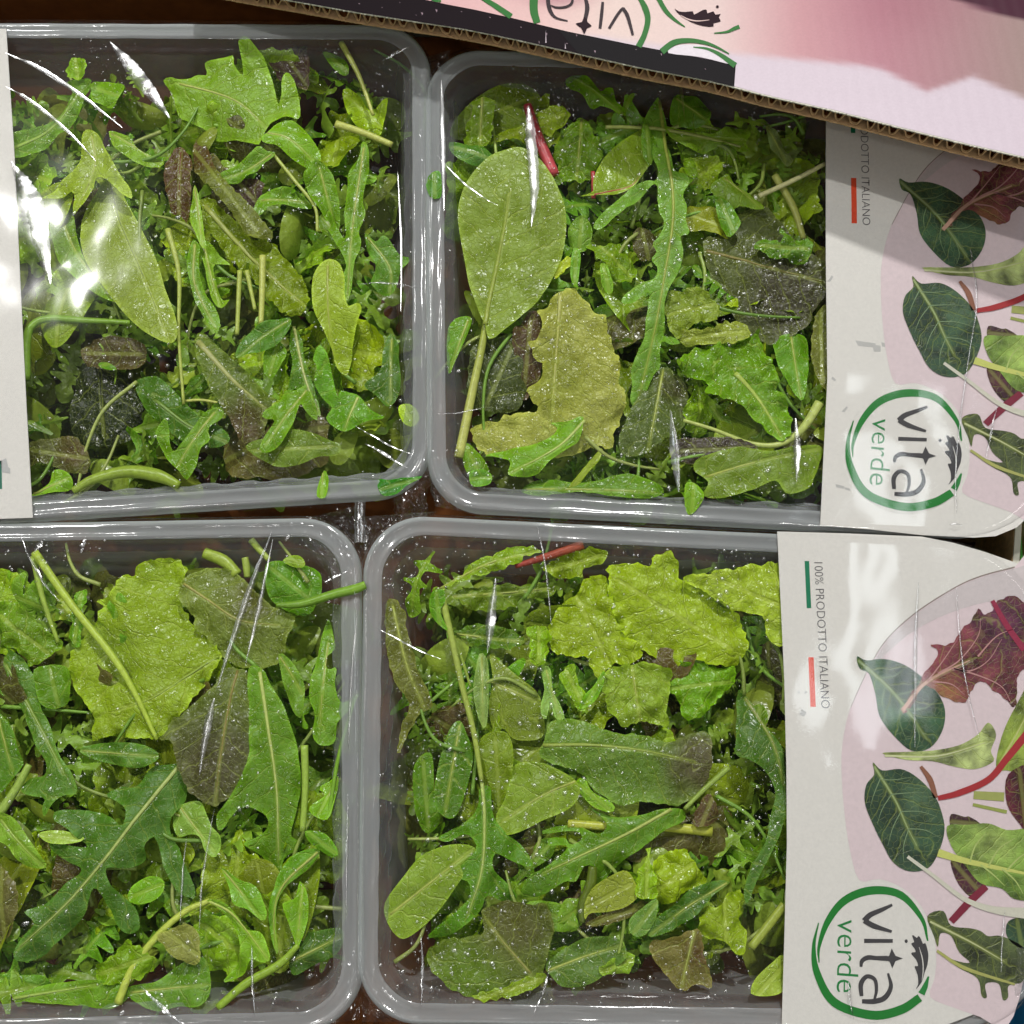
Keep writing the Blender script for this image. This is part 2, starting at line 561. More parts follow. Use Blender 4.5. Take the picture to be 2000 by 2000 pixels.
    def zrib(pts):
        z = zf(pts, np.zeros(len(pts)), seg_dist(pts, rl)[1], np.full(len(pts), 0.01))
        return z if cap is None else np.minimum(z, cap)
    return me, rl, zrib

def rib_mesh(rl, zr, r0, r1, col, lift=-0.00005, flat=0.5):
    p = np.c_[rl, zr(rl) + lift]
    v, f = tube(p, [r0, (r0 * 0.55 + r1 * 0.45), r1], 7, flat)
    me = mesh_np('midrib', v, f)
    c = np.tile(np.array(lin(col)), (len(v), 1))
    set_col(me, c * np.array([1.3, 1.3, 0.95]))
    return me

# ------------------------------------------------------------------ packs
RAD = 112 * 0.0002
RIGHT = ['small']
def ring(quad, inset, rad, na=14, ne=(60, 46, 60, 46), right=None):
    right = right or RIGHT[0]
    # rounded quad (list of 4 2-D corners, clockwise from upper left in the picture), inset in metres
    q = [np.array(p[:2]) for p in quad]
    c = sum(q) / 4
    lines = []
    for i in range(4):
        a, b = q[i], q[(i + 1) % 4]
        t = (b - a) / np.linalg.norm(b - a)
        n = np.array([t[1], -t[0]])
        if n @ (c - a) < 0:
            n = -n
        lines.append((a + n * inset, t))
    def isect(l1, l2):
        A = np.array([l1[1], -l2[1]]).T
        s = np.linalg.solve(A, l2[0] - l1[0])
        return l1[0] + l1[1] * s[0]
    cor = [isect(lines[i - 1], lines[i]) for i in range(4)]
    rs = [max(b - inset * 0.85, 0.004) for b in (rad, 0.044, 0.044, rad)] if rad else None
    if right == 'small':
        rs = [max(rad - inset * 0.85, 0.004)] * 4
    pts = []
    for i in range(4):
        pv, cu, nx = cor[i - 1], cor[i], cor[(i + 1) % 4]
        u = (pv - cu) / np.linalg.norm(pv - cu)
        w = (nx - cu) / np.linalg.norm(nx - cu)
        r = rs[i]
        ang = math.acos(np.clip(u @ w, -1, 1))
        tl = r / math.tan(ang / 2)
        cc = cu + (u + w) / np.linalg.norm(u + w) * (r / math.sin(ang / 2))
        a0, a1 = cu + u * tl, cu + w * tl
        v0, v1 = a0 - cc, a1 - cc
        for k in range(na):
            t = k / na
            th = math.acos(np.clip(v0 @ v1 / r / r, -1, 1))
            pts.append(cc + (math.sin((1 - t) * th) * v0 + math.sin(t * th) * v1) / math.sin(th))
        # edge to next corner
        u2 = (cu - nx) / np.linalg.norm(cu - nx)
        nn = cor[(i + 2) % 4]
        w2 = (nn - nx) / np.linalg.norm(nn - nx)
        ang2 = math.acos(np.clip(u2 @ w2, -1, 1))
        b1 = nx + u2 * (rs[(i + 1) % 4] / math.tan(ang2 / 2))
        for k in range(ne[i]):
            pts.append(a1 + (b1 - a1) * k / ne[i])
    return np.array(pts)
def loft(rings, cap=True):
    m = len(rings[0])
    v = np.vstack(rings)
    f = []
    for i in range(len(rings) - 1):
        for k in range(m):
            a, b = i * m + k, i * m + (k + 1) % m
            f.append((a, b, b + m, a + m))
    if cap:
        c = rings[-1].mean(0)
        v = np.vstack([v, c])
        ci = len(v) - 1
        for k in range(m):
            f.append(((len(rings) - 1) * m + k, (len(rings) - 1) * m + (k + 1) % m, ci))
    return v, f

def build_pack(quad_px, label, seed, right='small'):
    RIGHT[0] = right
    quad = [W(x, y, 0.0)[:2] for x, y in quad_px]
    ctr = np.mean(quad, 0)
    e = bpy.data.objects.new('salad_pack', None)
    COL.objects.link(e)
    e.location = (ctr[0], ctr[1], -0.052)
    e.empty_display_size = 0.05
    e['label'] = label
    e['category'] = 'salad pack'
    e['group'] = 'film-wrapped trays of mixed salad'
    off = np.array([ctr[0], ctr[1], -0.052])
    ql = [q - ctr for q in quad]
    mm = 0.001
    prof = [(-0.2, -6.0, 0), (-0.9, -3.0, 0), (-0.6, -0.6, 0), (0.2, 0.45, 0), (1.1, 0.9, 0), (2.0, 0.6, 0), (2.6, 0.25, 0), (4.4, 0.25, 0), (5.2, 0.6, 0), (5.9, 0.65, 0),
            (6.6, 0.1, 0.15), (7.1, -1.6, 0.5), (7.5, -3.4, 1.0), (8.6, -4.0, 1.0), (9.6, -4.4, 0.9), (10.2, -6.2, 0.5), (12.4, -18.0, 0.15), (16.0, -44.0, 0), (18.5, -48.5, 0), (24, -49.5, 0)]
    rings = []
    per = None
    for ins, z, sc in prof:
        r = ring(ql, ins * mm, RAD)
        if per is None:
            L = np.r_[0, np.cumsum(np.linalg.norm(np.diff(r, axis=0), axis=1))]
            w = np.sin(L / 0.0155 * 2 * math.pi + seed)
            wav = np.tanh(w * 2.2) * (0.6 + 0.4 * np.sin(L / 0.07 + seed))
        if sc:
            r2 = ring(ql, (ins + 1.6 * sc) * mm, RAD)
            t = (0.5 + 0.5 * wav)[:, None]
            r = r * (1 - t) + r2 * t
        zz = z * mm + 0.052 + 0.00012 * np.sin(L / 0.03 * 2 * math.pi + seed)
        rings.append(np.c_[r, zz])
    v, f = loft(rings[:11], False)
    link('tray_rim', mesh_np('tray_rim', v, f), M['tray'], e)
    v, f = loft(rings[10:])
    tray = link('tray', mesh_np('tray', v, f), M['body'], e)
    # film: concentric rings over the opening, then down the sides
    rings = []
    base = ring(ql, -0.9 * mm, RAD)
    c0 = base.mean(0)
    th = np.arange(len(base)) / len(base)
    wr = np.array([noise.noise(Vector((math.cos(t * 6.283) * 26, math.sin(t * 6.283) * 26, seed))) for t in th])
    wr2 = np.array([noise.noise(Vector((math.cos(t * 6.283) * 70, math.sin(t * 6.283) * 70, seed + 3))) for t in th])
    for ofs, z in ((-0.4, -40), (0.8, -24), (1.0, -10), (0.9, -3), (0.5, 0.6), (0, 1.9)):
        r = ring(ql, -(ofs + 0.9) * mm, RAD)
        dirn = (r - c0) / np.linalg.norm(r - c0, axis=1)[:, None]
        am = max(0.0, -z / 40.0)
        r = r + dirn * ((wr * 1.6 + wr2 * 0.9) * am * 0.0012)[:, None]
        rings.append(np.c_[r, np.full(len(r), z * mm + 0.052)])
    for t in np.linspace(0.985, 0.03, 44):
        r = c0 + (base - c0) * t
        p = r + ctr
        zz = np.array([0.0030 + 0.00035 * noise.noise(Vector((x * 34, y * 34, seed))) + 0.00018 * noise.noise(Vector((x * 90, y * 60, seed + 2))) for x, y in p])
        rings.append(np.c_[r, zz + 0.052])
    v, f = loft(rings)
    film = link('film', mesh_np('film', v, f), M['film'], e)
    return dict(e=e, off=off, quad=quad, film=film, tray=tray, ctr=ctr, seed=seed, right=right)

PK = {
    'A': build_pack([(-560, 44), (836, 50), (840, 964), (-560, 1052)], 'salad pack in the upper left with three white film glare streaks', 1),
    'B': build_pack([(834, 97), (2072, 128), (2066, 1056), (838, 992)], 'salad pack partly under the printed carton flap with a broad spinach leaf', 2, 'big'),
    'C': build_pack([(-560, 1034), (700, 1013), (706, 2012), (-560, 2042)], 'salad pack in the lower left with a large dark rocket leaf', 3),
    'D': build_pack([(714, 1006), (2062, 1072), (2062, 2016), (700, 1996)], 'salad pack in the lower right with its whole round green logo showing', 4, 'big'),
}
PHRASE = {'A': 'upper left pack', 'B': 'pack under the flap', 'C': 'lower left pack', 'D': 'lower right pack'}

# ------------------------------------------------------------------ traced leaves
NAMES = {'rk': 'rocket_leaf', 'sp': 'spinach_leaf', 'lt': 'lettuce_leaf', 'rl': 'red_lettuce_leaf'}
SEED = [100]
HERO = []
def add_leaf(f, kind, layer, col, outline, rib=None, rw=0, label='', tint=None, ribcol=(168, 178, 100), name=None, z=None, tilt=0.16):
    SEED[0] += 1
    z0 = -0.0006 - 0.0021 * layer if z is None else z
    poly = np.array([W(*fr(f, p), z0)[:2] for p in P(outline)])
    c = poly.mean(0)
    rb = np.array([W(*fr(f, p), z0)[:2] for p in P(rib)]) - c if rib else None
    tn = None
    if tint:
        tn = []
        for (tc, cx, cy_, r, soft) in tint:
            w = W(*fr(f, (cx, cy_)), z0)[:2] - c
            s = 0.0002 / FR[f][2]
            tn.append((tc, w[0], w[1], r * s, soft * s))
    me, rl, zr = build_leaf(poly - c, rb, kind, col, SEED[0], tn, 1.0, tilt, ZCAP - z0 if z is None else 0.0006)
    o = link(name or NAMES[kind], me, M[kind])
    o.location = (c[0], c[1], z0)
    HERO.append((c[0], c[1], label, f))
    o['label'] = label + ' in the ' + PHRASE[f]
    o['category'] = 'leaf'
    o['group'] = 'salad leaves in the ' + PHRASE[f]
    if rib and rw:
        s = 0.0002 / FR[f][2] * 0.5
        rm = rib_mesh(rl, zr, rw * s * 0.85, rw * s * 0.12, ribcol)
        link('midrib', rm, M['st'], o)
    return o
def add_stem(f, layer, col, line, widths, label, z=None, col2=None, name='leaf_stem', part_of=None):
    SEED[0] += 1
    z0 = -0.0012 - 0.0021 * layer if z is None else z
    s = 0.0002 / FR[f][2] * 0.5
    p2 = np.array([W(*fr(f, p), z0)[:2] for p in P(line)])
    c = p2.mean(0)
    p3 = smooth_line(np.c_[p2 - c, np.array([0.0006 * noise.noise(Vector((i * 0.9, SEED[0], 0))) for i in range(len(p2))])], 8)
    p3[:, 2] -= max(widths) * s * 0.8
    v, fc = tube(p3, [w * s for w in widths], 9, 0.85)
    me = mesh_np('stem', v, fc)
    a = np.repeat(np.linspace(0, 1, len(p3)), 9)[:, None]
    set_col(me, (np.array(lin(col)) * (1 - a) + np.array(lin(col2 or col)) * a) * np.array([1.4, 1.38, 1.0]))
    o = link(name, me, M['st'])
    o.location = (c[0], c[1], z0)
    if part_of is not None:
        o.parent = part_of
        o.location = Vector((c[0], c[1], z0)) - part_of.location
        o['label'] = label
        return o
    HERO.append((c[0], c[1], label, f))
    o['label'] = label + ' in the ' + PHRASE[f]
    o['category'] = 'stem'
    o['group'] = 'salad stems in the ' + PHRASE[f]
    return o

GL = (112, 148, 52); GM = (92, 132, 42); GB = (106, 150, 34); GD = (62, 100, 38); GY = (134, 156, 58)
GP = (118, 142, 68); OL = (104, 108, 46); BR = (98, 76, 42); PU = (72, 48, 52); DK = (44, 62, 22)
ST = (168, 182, 98); SY = (182, 190, 112); YG = (142, 172, 44)
a, s = add_leaf, add_stem
# ---- upper left pack
a('A','rk',1,GL,'578,275 600,268 640,275 700,262 740,258 735,225 780,210 838,203 842,235 870,262 868,200 862,160 875,138 905,155 945,205 970,265 985,310 1000,375 1012,350 1015,300 1030,272 1060,300 1078,370 1078,430 1040,430 985,440 960,465 940,500 925,520 880,500 820,485 760,475 745,450 700,430 660,410 635,400 620,370 615,330 600,305','640,290 780,330 870,375 960,462',12,'broad rocket leaf with two tall fingers')
a('A','rk',0,GB,'970,470 990,440 1040,428 1080,445 1110,480 1150,545 1140,590 1100,590 1040,560 1000,525 955,515 940,500','960,480 1040,500 1130,575',8,'bright folded rocket lobe below the broad two-fingered leaf')
a('A','rk',1,GM,'990,550 960,545 930,530 900,560 850,590 790,620 778,640 800,655 860,650 910,625 950,590 985,565','975,560 880,615 790,640',8,'narrow rocket finger pointing left beside the purple leaf')
a('A','rl',3,PU,'960,200 1030,185 1098,155 1105,190 1115,270 1105,330 1060,310 1030,275 1010,300 995,270 975,240',None,0,'dark purple leaf scrap behind the tall rocket fingers')
s('A',0,SY,'1225,148 1290,270 1340,410',[24,18,13],'pale straight stem leaning down from the top right corner')
s('A',1,SY,'1205,440 1300,470 1408,515',[32,28,24],'short thick cut stem pointing at the right rim')
a('A','rk',3,GM,'1158,180 1200,190 1240,215 1255,260 1235,270 1200,245 1175,215',None,0,'small green leaf beside the pale straight stem')
a('A','rk',3,YG,'1230,310 1290,330 1330,400 1390,340 1380,420 1365,480 1320,470 1270,430 1240,380',None,0,'yellow-green leaf behind the crossing stems')
a('A','sp',1,GP,'345,640 300,720 278,820 290,900 320,960 380,1040 450,1130 520,1195 600,1240 640,1230 640,1160 600,1050 560,930 500,810 450,720 420,660 380,620','380,640 430,800 520,1000 610,1220',9,'long oval pale spinach leaf slanting through the middle',ribcol=(128,146,76))
a('A','sp',3,GM,'145,700 190,690 250,720 270,820 300,920 370,1010 430,1090 400,1090 330,1050 260,990 205,930 180,840 150,760','190,700 270,900 410,1080',7,'darker oval leaf half under the long pale spinach leaf')
a('A','rk',0,GY,'300,475 350,480 370,520 400,570 440,640 470,680 480,720 440,700 400,660 350,640 330,680 300,730 265,770 260,740 262,690 200,705 150,715 175,690 220,640 270,600 290,560','330,490 340,600 280,740',8,'yellowish rocket leaf with drooping lobes above the spinach leaf')
a('A','rl',2,(86,58,36),'640,530 670,545 690,580 688,640 680,720 665,800 645,770 620,760 600,700 592,640 600,580','650,545 640,780',8,'upright red-brown leaf with a smooth face',ribcol=(110,70,50))
a('A','rl',1,OL,'690,450 740,520 760,580 820,660 880,720 950,800 980,860 900,860 850,790 780,700 720,640 690,590 680,520',None,0,'olive-brown folded leaf edge above the long ribbed lettuce leaf',tint=[((86,62,40),720,520,120,60)])
a('A','lt',2,(98,122,34),'715,700 760,705 830,770 900,850 970,860 1020,920 1080,990 1115,1060 1110,1110 1080,1145 1030,1135 980,1095 930,1030 850,950 780,870 730,800 712,740','730,730 880,900 1000,1020 1100,1110',26,'long olive lettuce leaf with a thick pale rib',ribcol=(150,160,84))
s('A',0,ST,'600,820 640,980 640,1200 658,1450',[24,18,12,12],'long thin stem running down the middle')
s('A',1,SY,'665,1440 720,1436 780,1445',[11,10,9],'short thin horizontal stem at the foot of the long stem')
a('A','rk',1,GL,'697,660 715,720 735,840 742,895 725,890 700,830 682,790 685,720','697,670 730,885',8,'slim pointed leaf beside the red-brown leaf')
a('A','rk',1,GM,'690,870 670,930 680,1000 700,1080 740,1150 780,1200 790,1150 770,1100 740,1060 720,1000 715,930 720,890 700,865','700,880 700,1020 775,1180',12,'curved narrow green leaf beside the cut stems')
a('A','rk',2,GL,'720,880 760,880 790,920 830,955 770,950 775,1010 800,1080 830,1080 800,1110 770,1090 745,1020 735,960','735,890 760,1000 790,1095',9,'small rocket leaf hanging over the long lettuce leaf')
s('A',0,SY,'942,915 940,1040 936,1165',[26,24,20],'thick upright cut stem over the lettuce leaf tip')
s('A',1,ST,'860,970 855,1080 850,1200',[20,18,16],'upright cut stem, first of a close pair')
s('A',1,ST,'885,970 900,1040 915,1110',[18,16,14],'slanted cut stem, second of a close pair')
a('A','rk',0,GM,'1300,490 1320,520 1322,600 1300,700 1310,760 1290,830 1300,880 1275,950 1265,1040 1245,1090 1235,1000 1245,950 1200,860 1160,780 1150,720 1180,740 1210,810 1240,850 1235,750 1245,650 1255,590 1285,560','1305,520 1270,780 1250,1080',10,'tall narrow rocket leaf standing along the right side')
a('A','rk',0,GY,'1185,935 1220,950 1240,1000 1240,1060 1255,1105 1290,1090 1300,1120 1280,1170 1270,1230 1255,1300 1240,1340 1205,1310 1190,1250 1160,1180 1130,1120 1122,1050 1130,990 1155,950','1180,960 1180,1120 1195,1290',11,'pale smooth leaf with one side lobe')
a('A','rk',0,(70,112,50),'1040,1145 1050,1170 1020,1220 1000,1240 960,1260 900,1270 850,1290 850,1260 880,1210 930,1170 980,1150','1040,1155 950,1205 860,1280',6,'bluish green rocket finger reaching left')
a('A','rk',1,GM,'960,1245 1000,1225 1030,1260 1020,1300 980,1355 950,1340 945,1290',None,0,'small rounded lobe under the bluish rocket finger')
a('A','rk',1,(74,112,46),'1045,1160 1080,1210 1090,1280 1120,1370 1140,1430 1155,1500 1130,1480 1100,1420 1060,1390 1030,1400 1050,1310 1035,1230','1050,1160 1100,1370 1155,1500',14,'white-ribbed rocket leaf below the bluish finger',ribcol=(180,188,130))
a('A','rk',0,GM,'1100,1380 1060,1400 1020,1400 1000,1440 945,1490 960,1510 990,1510 960,1560 938,1600 945,1630 985,1620 1030,1570 1060,1500 1080,1450 1100,1480 1140,1510 1130,1440','1100,1400 1030,1490 960,1600',8,'lobed rocket leaf above the flat grey-green leaf')
a('A','rk',0,(88,138,44),'1150,1245 1180,1280 1190,1330 1205,1400 1215,1430 1225,1400 1290,1420 1330,1470 1380,1485 1330,1505 1290,1520 1240,1545 1200,1530 1170,1500 1190,1460 1160,1430 1130,1380 1140,1320 1125,1290','1285,1425 1260,1480 1235,1540',12,'bright three-lobed rocket leaf in the lower right',ribcol=(190,205,130))
a('A','sp',1,(88,116,56),'880,1600 920,1580 1000,1570 1040,1545 1100,1550 1200,1590 1225,1600 1215,1640 1150,1640 1080,1665 1000,1675 940,1650 900,1625',None,0,'flat grey-green leaf lying along the bottom')
a('A','rl',2,(96,112,38),'705,1195 740,1200 800,1260 870,1320 940,1390 1000,1440 960,1500 940,1560 880,1590 850,1560 830,1510 790,1450 760,1400 730,1340 700,1260','710,1225 840,1370 960,1470',30,'lettuce leaf with a brown lower edge',tint=[((84,66,42),860,1550,110,80)],ribcol=(160,165,110))
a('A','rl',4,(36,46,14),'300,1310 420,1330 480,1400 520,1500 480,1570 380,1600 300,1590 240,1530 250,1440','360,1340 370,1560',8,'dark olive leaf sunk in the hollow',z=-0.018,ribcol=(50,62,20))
a('A','rl',4,(84,70,44),'290,1250 360,1215 450,1215 520,1240 520,1300 470,1330 380,1320 310,1310',None,0,'dull brown leaf above the dark hollow')
a('A','rk',2,GD,'480,1370 560,1350 640,1420 720,1500 800,1540 830,1590 760,1610 650,1580 580,1520 520,1470','560,1440 680,1530 815,1590',14,'dark green leaf slanting beside the dark hollow',ribcol=(120,150,80))
a('A','rk',0,GM,'790,1460 795,1500 750,1540 755,1580 720,1610 700,1680 665,1720 640,1690 600,1650 570,1600 560,1550 600,1500 605,1560 620,1620 650,1600 690,1540 740,1480','770,1480 690,1590 640,1670',9,'forked rocket leaf at the bottom middle')
a('A','rl',2,(84,84,40),'105,1600 180,1575 270,1570 300,1600 325,1650 300,1700 220,1690 150,1660 100,1680',None,0,'brown-green leaf in the bottom left corner',tint=[((92,74,44),260,1620,60,40)])
s('A',0,(140,165,66),'255,1760 330,1718 450,1690 560,1705 640,1740',[26,36,46,50,30],'broad flattened pale stem along the bottom rim')
a('A','rk',1,GB,'110,1780 170,1740 185,1690 230,1690 260,1720 250,1755 180,1770','120,1775 240,1720',10,'small bright leaf tucked against the paper label')
s('A',0,(120,160,56),'85,1360 90,1220 110,1165 170,1140 300,1145 465,1155',[40,34,30,28,24,18],'hooked green stem bending along the left side')
a('A','rk',1,GM,'40,570 40,500 120,470 200,430 240,380 260,330 240,300 290,290 330,290 300,350 290,400 250,440 200,500 120,560','50,545 180,465 290,330',18,'wide-ribbed rocket leaf crossed by the glare streaks',ribcol=(150,180,90))
a('A','rk',2,GB,'330,285 400,290 450,310 430,350 400,385 360,370 330,360',None,0,'small bright leaf beneath the middle glare streak')
a('A','lt',0,GB,'240,230 260,210 300,215 312,240 300,270 280,285 245,280 235,255',None,0,'tiny curled leaf near the top rim')
a('A','rk',1,GL,'390,470 430,480 470,500 500,540 560,560 585,580 540,600 490,590 450,560 410,530','400,480 570,580',8,'speckled rocket leaf at the end of the long glare streak')
a('A','rk',1,(80,122,52),'1310,830 1350,870 1380,850 1410,880 1440,920 1475,930 1440,980 1420,1040 1390,1060 1330,1010 1350,950 1320,900','1320,850 1400,960 1400,1045',7,'toothed rocket leaf touching the wall')
a('A','rk',2,(64,100,50),'1400,1190 1430,1230 1435,1300 1440,1400 1400,1470 1350,1420 1310,1390 1370,1330 1375,1260','1405,1210 1405,1440',8,'dull bluish leaf against the right wall')
a('A','rk',2,YG,'1430,1460 1475,1450 1505,1490 1490,1530 1450,1520',None,0,'small yellow leaf in the bottom right corner of the tray')
a('A','rk',0,(104,150,40),'1140,1785 1145,1740 1165,1690 1180,1720 1170,1785','1160,1700 1155,1780',5,'thin green sliver caught on the bottom rim',z=0.0017,tilt=0)
a('A','rk',0,(40,110,30),'1355,1720 1400,1725 1460,1716 1520,1710 1470,1740 1420,1780 1370,1775',None,0,'dark green scrap caught on the bottom rim corner',z=0.0017,tilt=0)
s('A',1,ST,'980,550 1060,650 1130,740 1140,830',[14,14,13,12],'thin arching stem right of the purple scrap')
a('A','rk',2,GM,'935,700 1000,680 1060,680 1090,700 1120,740 1050,740 980,740 930,780 910,770','940,720 1100,720',8,'small horizontal leaf under the arching stem')
a('A','rl',3,PU,'820,660 880,640 945,660 940,710 900,760 850,720',None,0,'small purple leaf piece in the middle right')
a('A','rk',2,GM,'1140,590 1190,620 1215,700 1220,790 1195,840 1160,770 1110,700 1100,640','1150,610 1205,820',9,'upright green leaf left of the tall narrow rocket leaf')
# ---- pack under the flap
SPIN = a('B','sp',0,(108,134,66),'420,465 360,475 300,500 240,560 200,630 182,720 195,820 210,900 225,980 250,1050 270,1100 285,1130 300,1185 345,1160 420,1100 490,1030 540,950 575,870 590,780 588,700 565,630 530,560 480,500','285,1130 300,1040 330,900 362,740 375,640',26,'large round spinach leaf with yellow rib',ribcol=(150,165,78),tilt=0.03)
s('B',0,(150,165,72),'290,1110 270,1220 240,1360 185,1625',[28,30,34,38],'long pale stalk of the large round spinach leaf',col2=(185,190,120),name='stalk', part_of=SPIN)
a('B','lt',1,(136,146,82),'580,995 630,1000 660,1050 735,1110 740,1160 790,1260 785,1310 820,1400 800,1470 780,1540 760,1590 700,1590 640,1600 560,1620 450,1610 340,1625 270,1600 235,1510 300,1490 400,1460 480,1450 440,1380 500,1310 490,1260 450,1200 500,1150 480,1080 520,1040','570,1010 560,1150 535,1500',24,'broad pale olive lettuce leaf with a straight rib',ribcol=(175,178,110),tint=[((120,132,60),560,1330,120,80)],tilt=0.03)
a('B','rk',0,(94,134,58),'945,235 960,290 975,360 970,420 985,480 1000,540 1040,560 1055,600 1030,640 1045,690 1040,740 1055,790 1020,800 1030,850 1025,900 1000,960 975,1000 960,1060 965,1110 960,1160 1000,1165 1025,1190 985,1190 955,1185 945,1230 950,1280 930,1300 910,1340 890,1390 860,1420 838,1400 845,1340 840,1290 860,1230 885,1180 890,1120 900,1060 905,1010 880,1020 840,1050 800,1045 815,1010 860,980 920,960 935,920 910,890 930,860 915,830 940,800 960,750 940,710 935,660 930,600 880,640 820,690 760,740 720,775 692,770 710,730 770,670 850,600 900,590 930,585 935,540 915,480 925,430 900,380 888,340 910,290 935,250','950,250 965,430 990,620 990,760 960,950 925,1150 870,1390',18,'tall rocket leaf with many lobes down the centre',ribcol=(160,172,84),tilt=0.03)
PINK = a('B','sp',1,(112,142,56),'885,380 920,400 925,440 915,500 880,560 840,610 780,640 710,650 640,660 690,640 690,600 720,520 780,450 830,410','695,650 760,630 840,600 880,540',9,'pale leaf with a thin pink rib',ribcol=(170,70,84))
s('B',0,(178,62,76),'692,548 696,600 694,648',[18,22,18],'small pink stub at the base of the pink-ribbed leaf',name='stalk',part_of=PINK)
s('B',0,(120,26,40),'445,290 480,400 545,555',[36,46,50],'thick pinkish red chard stalk',col2=(196,80,100),name='chard_stalk')
a('B','rk',0,(84,124,36),'880,370 905,385 930,430 920,500 905,530 885,490 875,440',None,0,'small folded green flap beside the tall rocket leaf')
a('B','lt',2,(96,128,40),'235,300 260,275 290,270 320,300 315,360 305,420 270,450 210,440 215,390 230,340','275,280 265,440',14,'upright ribbed leaf in the top left corner')
a('B','rk',2,(66,108,52),'150,430 220,440 280,450 320,490 290,515 220,520 160,480',None,0,'dark bluish leaf above the round spinach leaf')
a('B','lt',3,(92,132,40),'570,400 610,370 650,340 690,400 720,450 725,500 690,560 660,590 600,580 550,600 520,570 560,540 540,480 560,440','650,350 630,580',10,'cupped green lettuce leaf right of the red stalk')
a('B','lt',2,(120,148,40),'290,430 350,390 430,370 490,320 560,310 600,330 580,380 530,410 500,400 440,430 380,420',None,0,'yellow-green frilly edge left of the red stalk')
a('B','rk',0,(96,138,40),'590,190 600,170 640,165 690,200 720,245 745,225 770,230 780,290 815,320 800,345 760,320 720,300 690,310 655,260 610,230','620,180 700,250 795,335',10,'small rocket leaf near the carton edge',ribcol=(150,180,90))
a('B','rk',1,(90,130,46),'855,250 830,260 805,300 810,345 825,310',None,0,'thin curved sliver near the carton flap')
s('B',0,(150,160,96),'740,380 860,382 950,388 1100,415 1250,455',[16,16,15,13,8],'thin pale stem lying level across the tall rocket leaf')
a('B','rk',1,(104,138,44),'960,385 1050,395 1150,410 1200,380 1260,375 1290,400 1270,440 1290,465 1240,475 1190,455 1130,470 1080,490 1030,450 980,420',None,0,'horizontal rocket leaf on the level stem')
a('B','rk',1,(108,140,50),'1140,590 1180,565 1205,548 1230,600 1290,640 1338,685 1310,695 1250,680 1210,690 1160,640','1190,570 1320,685',8,'arrow-shaped leaf pointing to the paper label')
a('B','rk',2,(118,126,44),'1045,690 1100,680 1155,690 1180,720 1210,770 1200,805 1130,780 1050,770',None,0,'olive lobe under the arrow-shaped leaf')
a('B','rk',0,(78,122,38),'1155,640 1190,650 1240,720 1247,755 1205,805 1185,770 1160,700',None,0,'bright curled tip beside the olive lobe')
a('B','rl',2,(86,92,52),'1110,810 1180,780 1250,700 1340,680 1420,760 1500,850 1570,900 1580,980 1540,1060 1500,1130 1420,1180 1350,1190 1280,1140 1200,1050 1170,980 1120,900','1120,850 1280,890 1560,970',18,'large dusky brown-green leaf beside the paper label',tint=[((66,60,50),1430,1010,170,110)],ribcol=(130,122,74),tilt=0.03)
a('B','lt',0,(70,112,36),'1300,830 1350,800 1400,820 1400,760 1430,790 1500,810 1520,850 1490,895 1430,880 1370,870',None,0,'dark green frilly tuft on the dusky leaf')
s('B',0,(205,205,170),'1320,640 1450,580 1570,518',[20,20,18],'whitish stem running under the paper label')
s('B',1,(160,166,96),'1380,560 1450,680 1490,800',[30,30,24],'thick pale stem ending in the frilly tuft')
a('B','rk',1,(110,128,86),'1345,365 1380,390 1410,430 1425,480 1460,440 1500,430 1470,470 1430,530 1390,500 1360,450','1350,380 1415,510',8,'grey-green forked leaf near the label')
a('B','lt',1,(106,130,60),'970,1000 1040,1000 1100,990 1140,1030 1165,1060 1160,1110 1100,1120 1040,1150 1010,1180 970,1120 960,1060',None,0,'toothed leaf right of the lower rocket lobes')
a('B','lt',0,(122,140,70),'1020,1150 1080,1140 1150,1150 1190,1120 1240,1125 1280,1150 1285,1180 1230,1200 1150,1200 1080,1200 1030,1180',None,0,'pale crinkled strip above the bright green lettuce')
a('B','lt',1,(88,134,30),'1015,1265 1080,1220 1160,1205 1250,1190 1310,1170 1340,1220 1370,1290 1385,1360 1430,1450 1435,1530 1400,1570 1340,1530 1290,1470 1230,1420 1150,1410 1110,1380 1140,1350 1070,1330','1230,1310 1310,1400 1400,1550',26,'bright green lettuce leaf with a white rib',ribcol=(168,188,100),tilt=0.03)
s('B',0,(176,190,118),'1035,1485 1150,1520 1280,1570 1380,1580 1450,1550 1500,1500 1550,1420',[14,15,18,22,28,34,40],'long bowed pale stem in the lower right')
a('B','rk',2,(84,130,40),'1380,1180 1440,1160 1500,1170 1510,1260 1500,1340 1480,1420 1440,1370 1400,1300 1380,1230','1440,1170 1475,1400',8,'green leaf behind the bright lettuce')
a('B','rl',1,(112,112,62),'1530,1100 1575,1060 1585,1200 1580,1380 1540,1340 1515,1240',None,0,'brownish leaf edge emerging from the paper label')
a('B','rl',2,(88,102,52),'850,1420 900,1330 960,1280 1030,1310 1060,1400 1040,1500 960,1560 880,1620 810,1620 790,1560 820,1480','960,1290 900,1600',12,'dull dark leaf at the tall rocket tip',tint=[((72,66,48),1010,1360,70,60)])
a('B','rl',1,(62,50,52),'1010,1560 1100,1550 1200,1555 1290,1580 1300,1620 1200,1630 1100,1650 1020,1640',None,0,'purple-black leaf strip below the bowed stem')
a('B','rk',0,(100,124,52),'1080,1640 1150,1610 1250,1590 1350,1610 1450,1590 1560,1580 1550,1650 1530,1700 1500,1750 1420,1770 1380,1720 1300,1750 1200,1780 1110,1770 1130,1720 1080,1680','1120,1700 1300,1650 1560,1590',12,'wide pale rocket leaf in the bottom right corner',tilt=0.03)
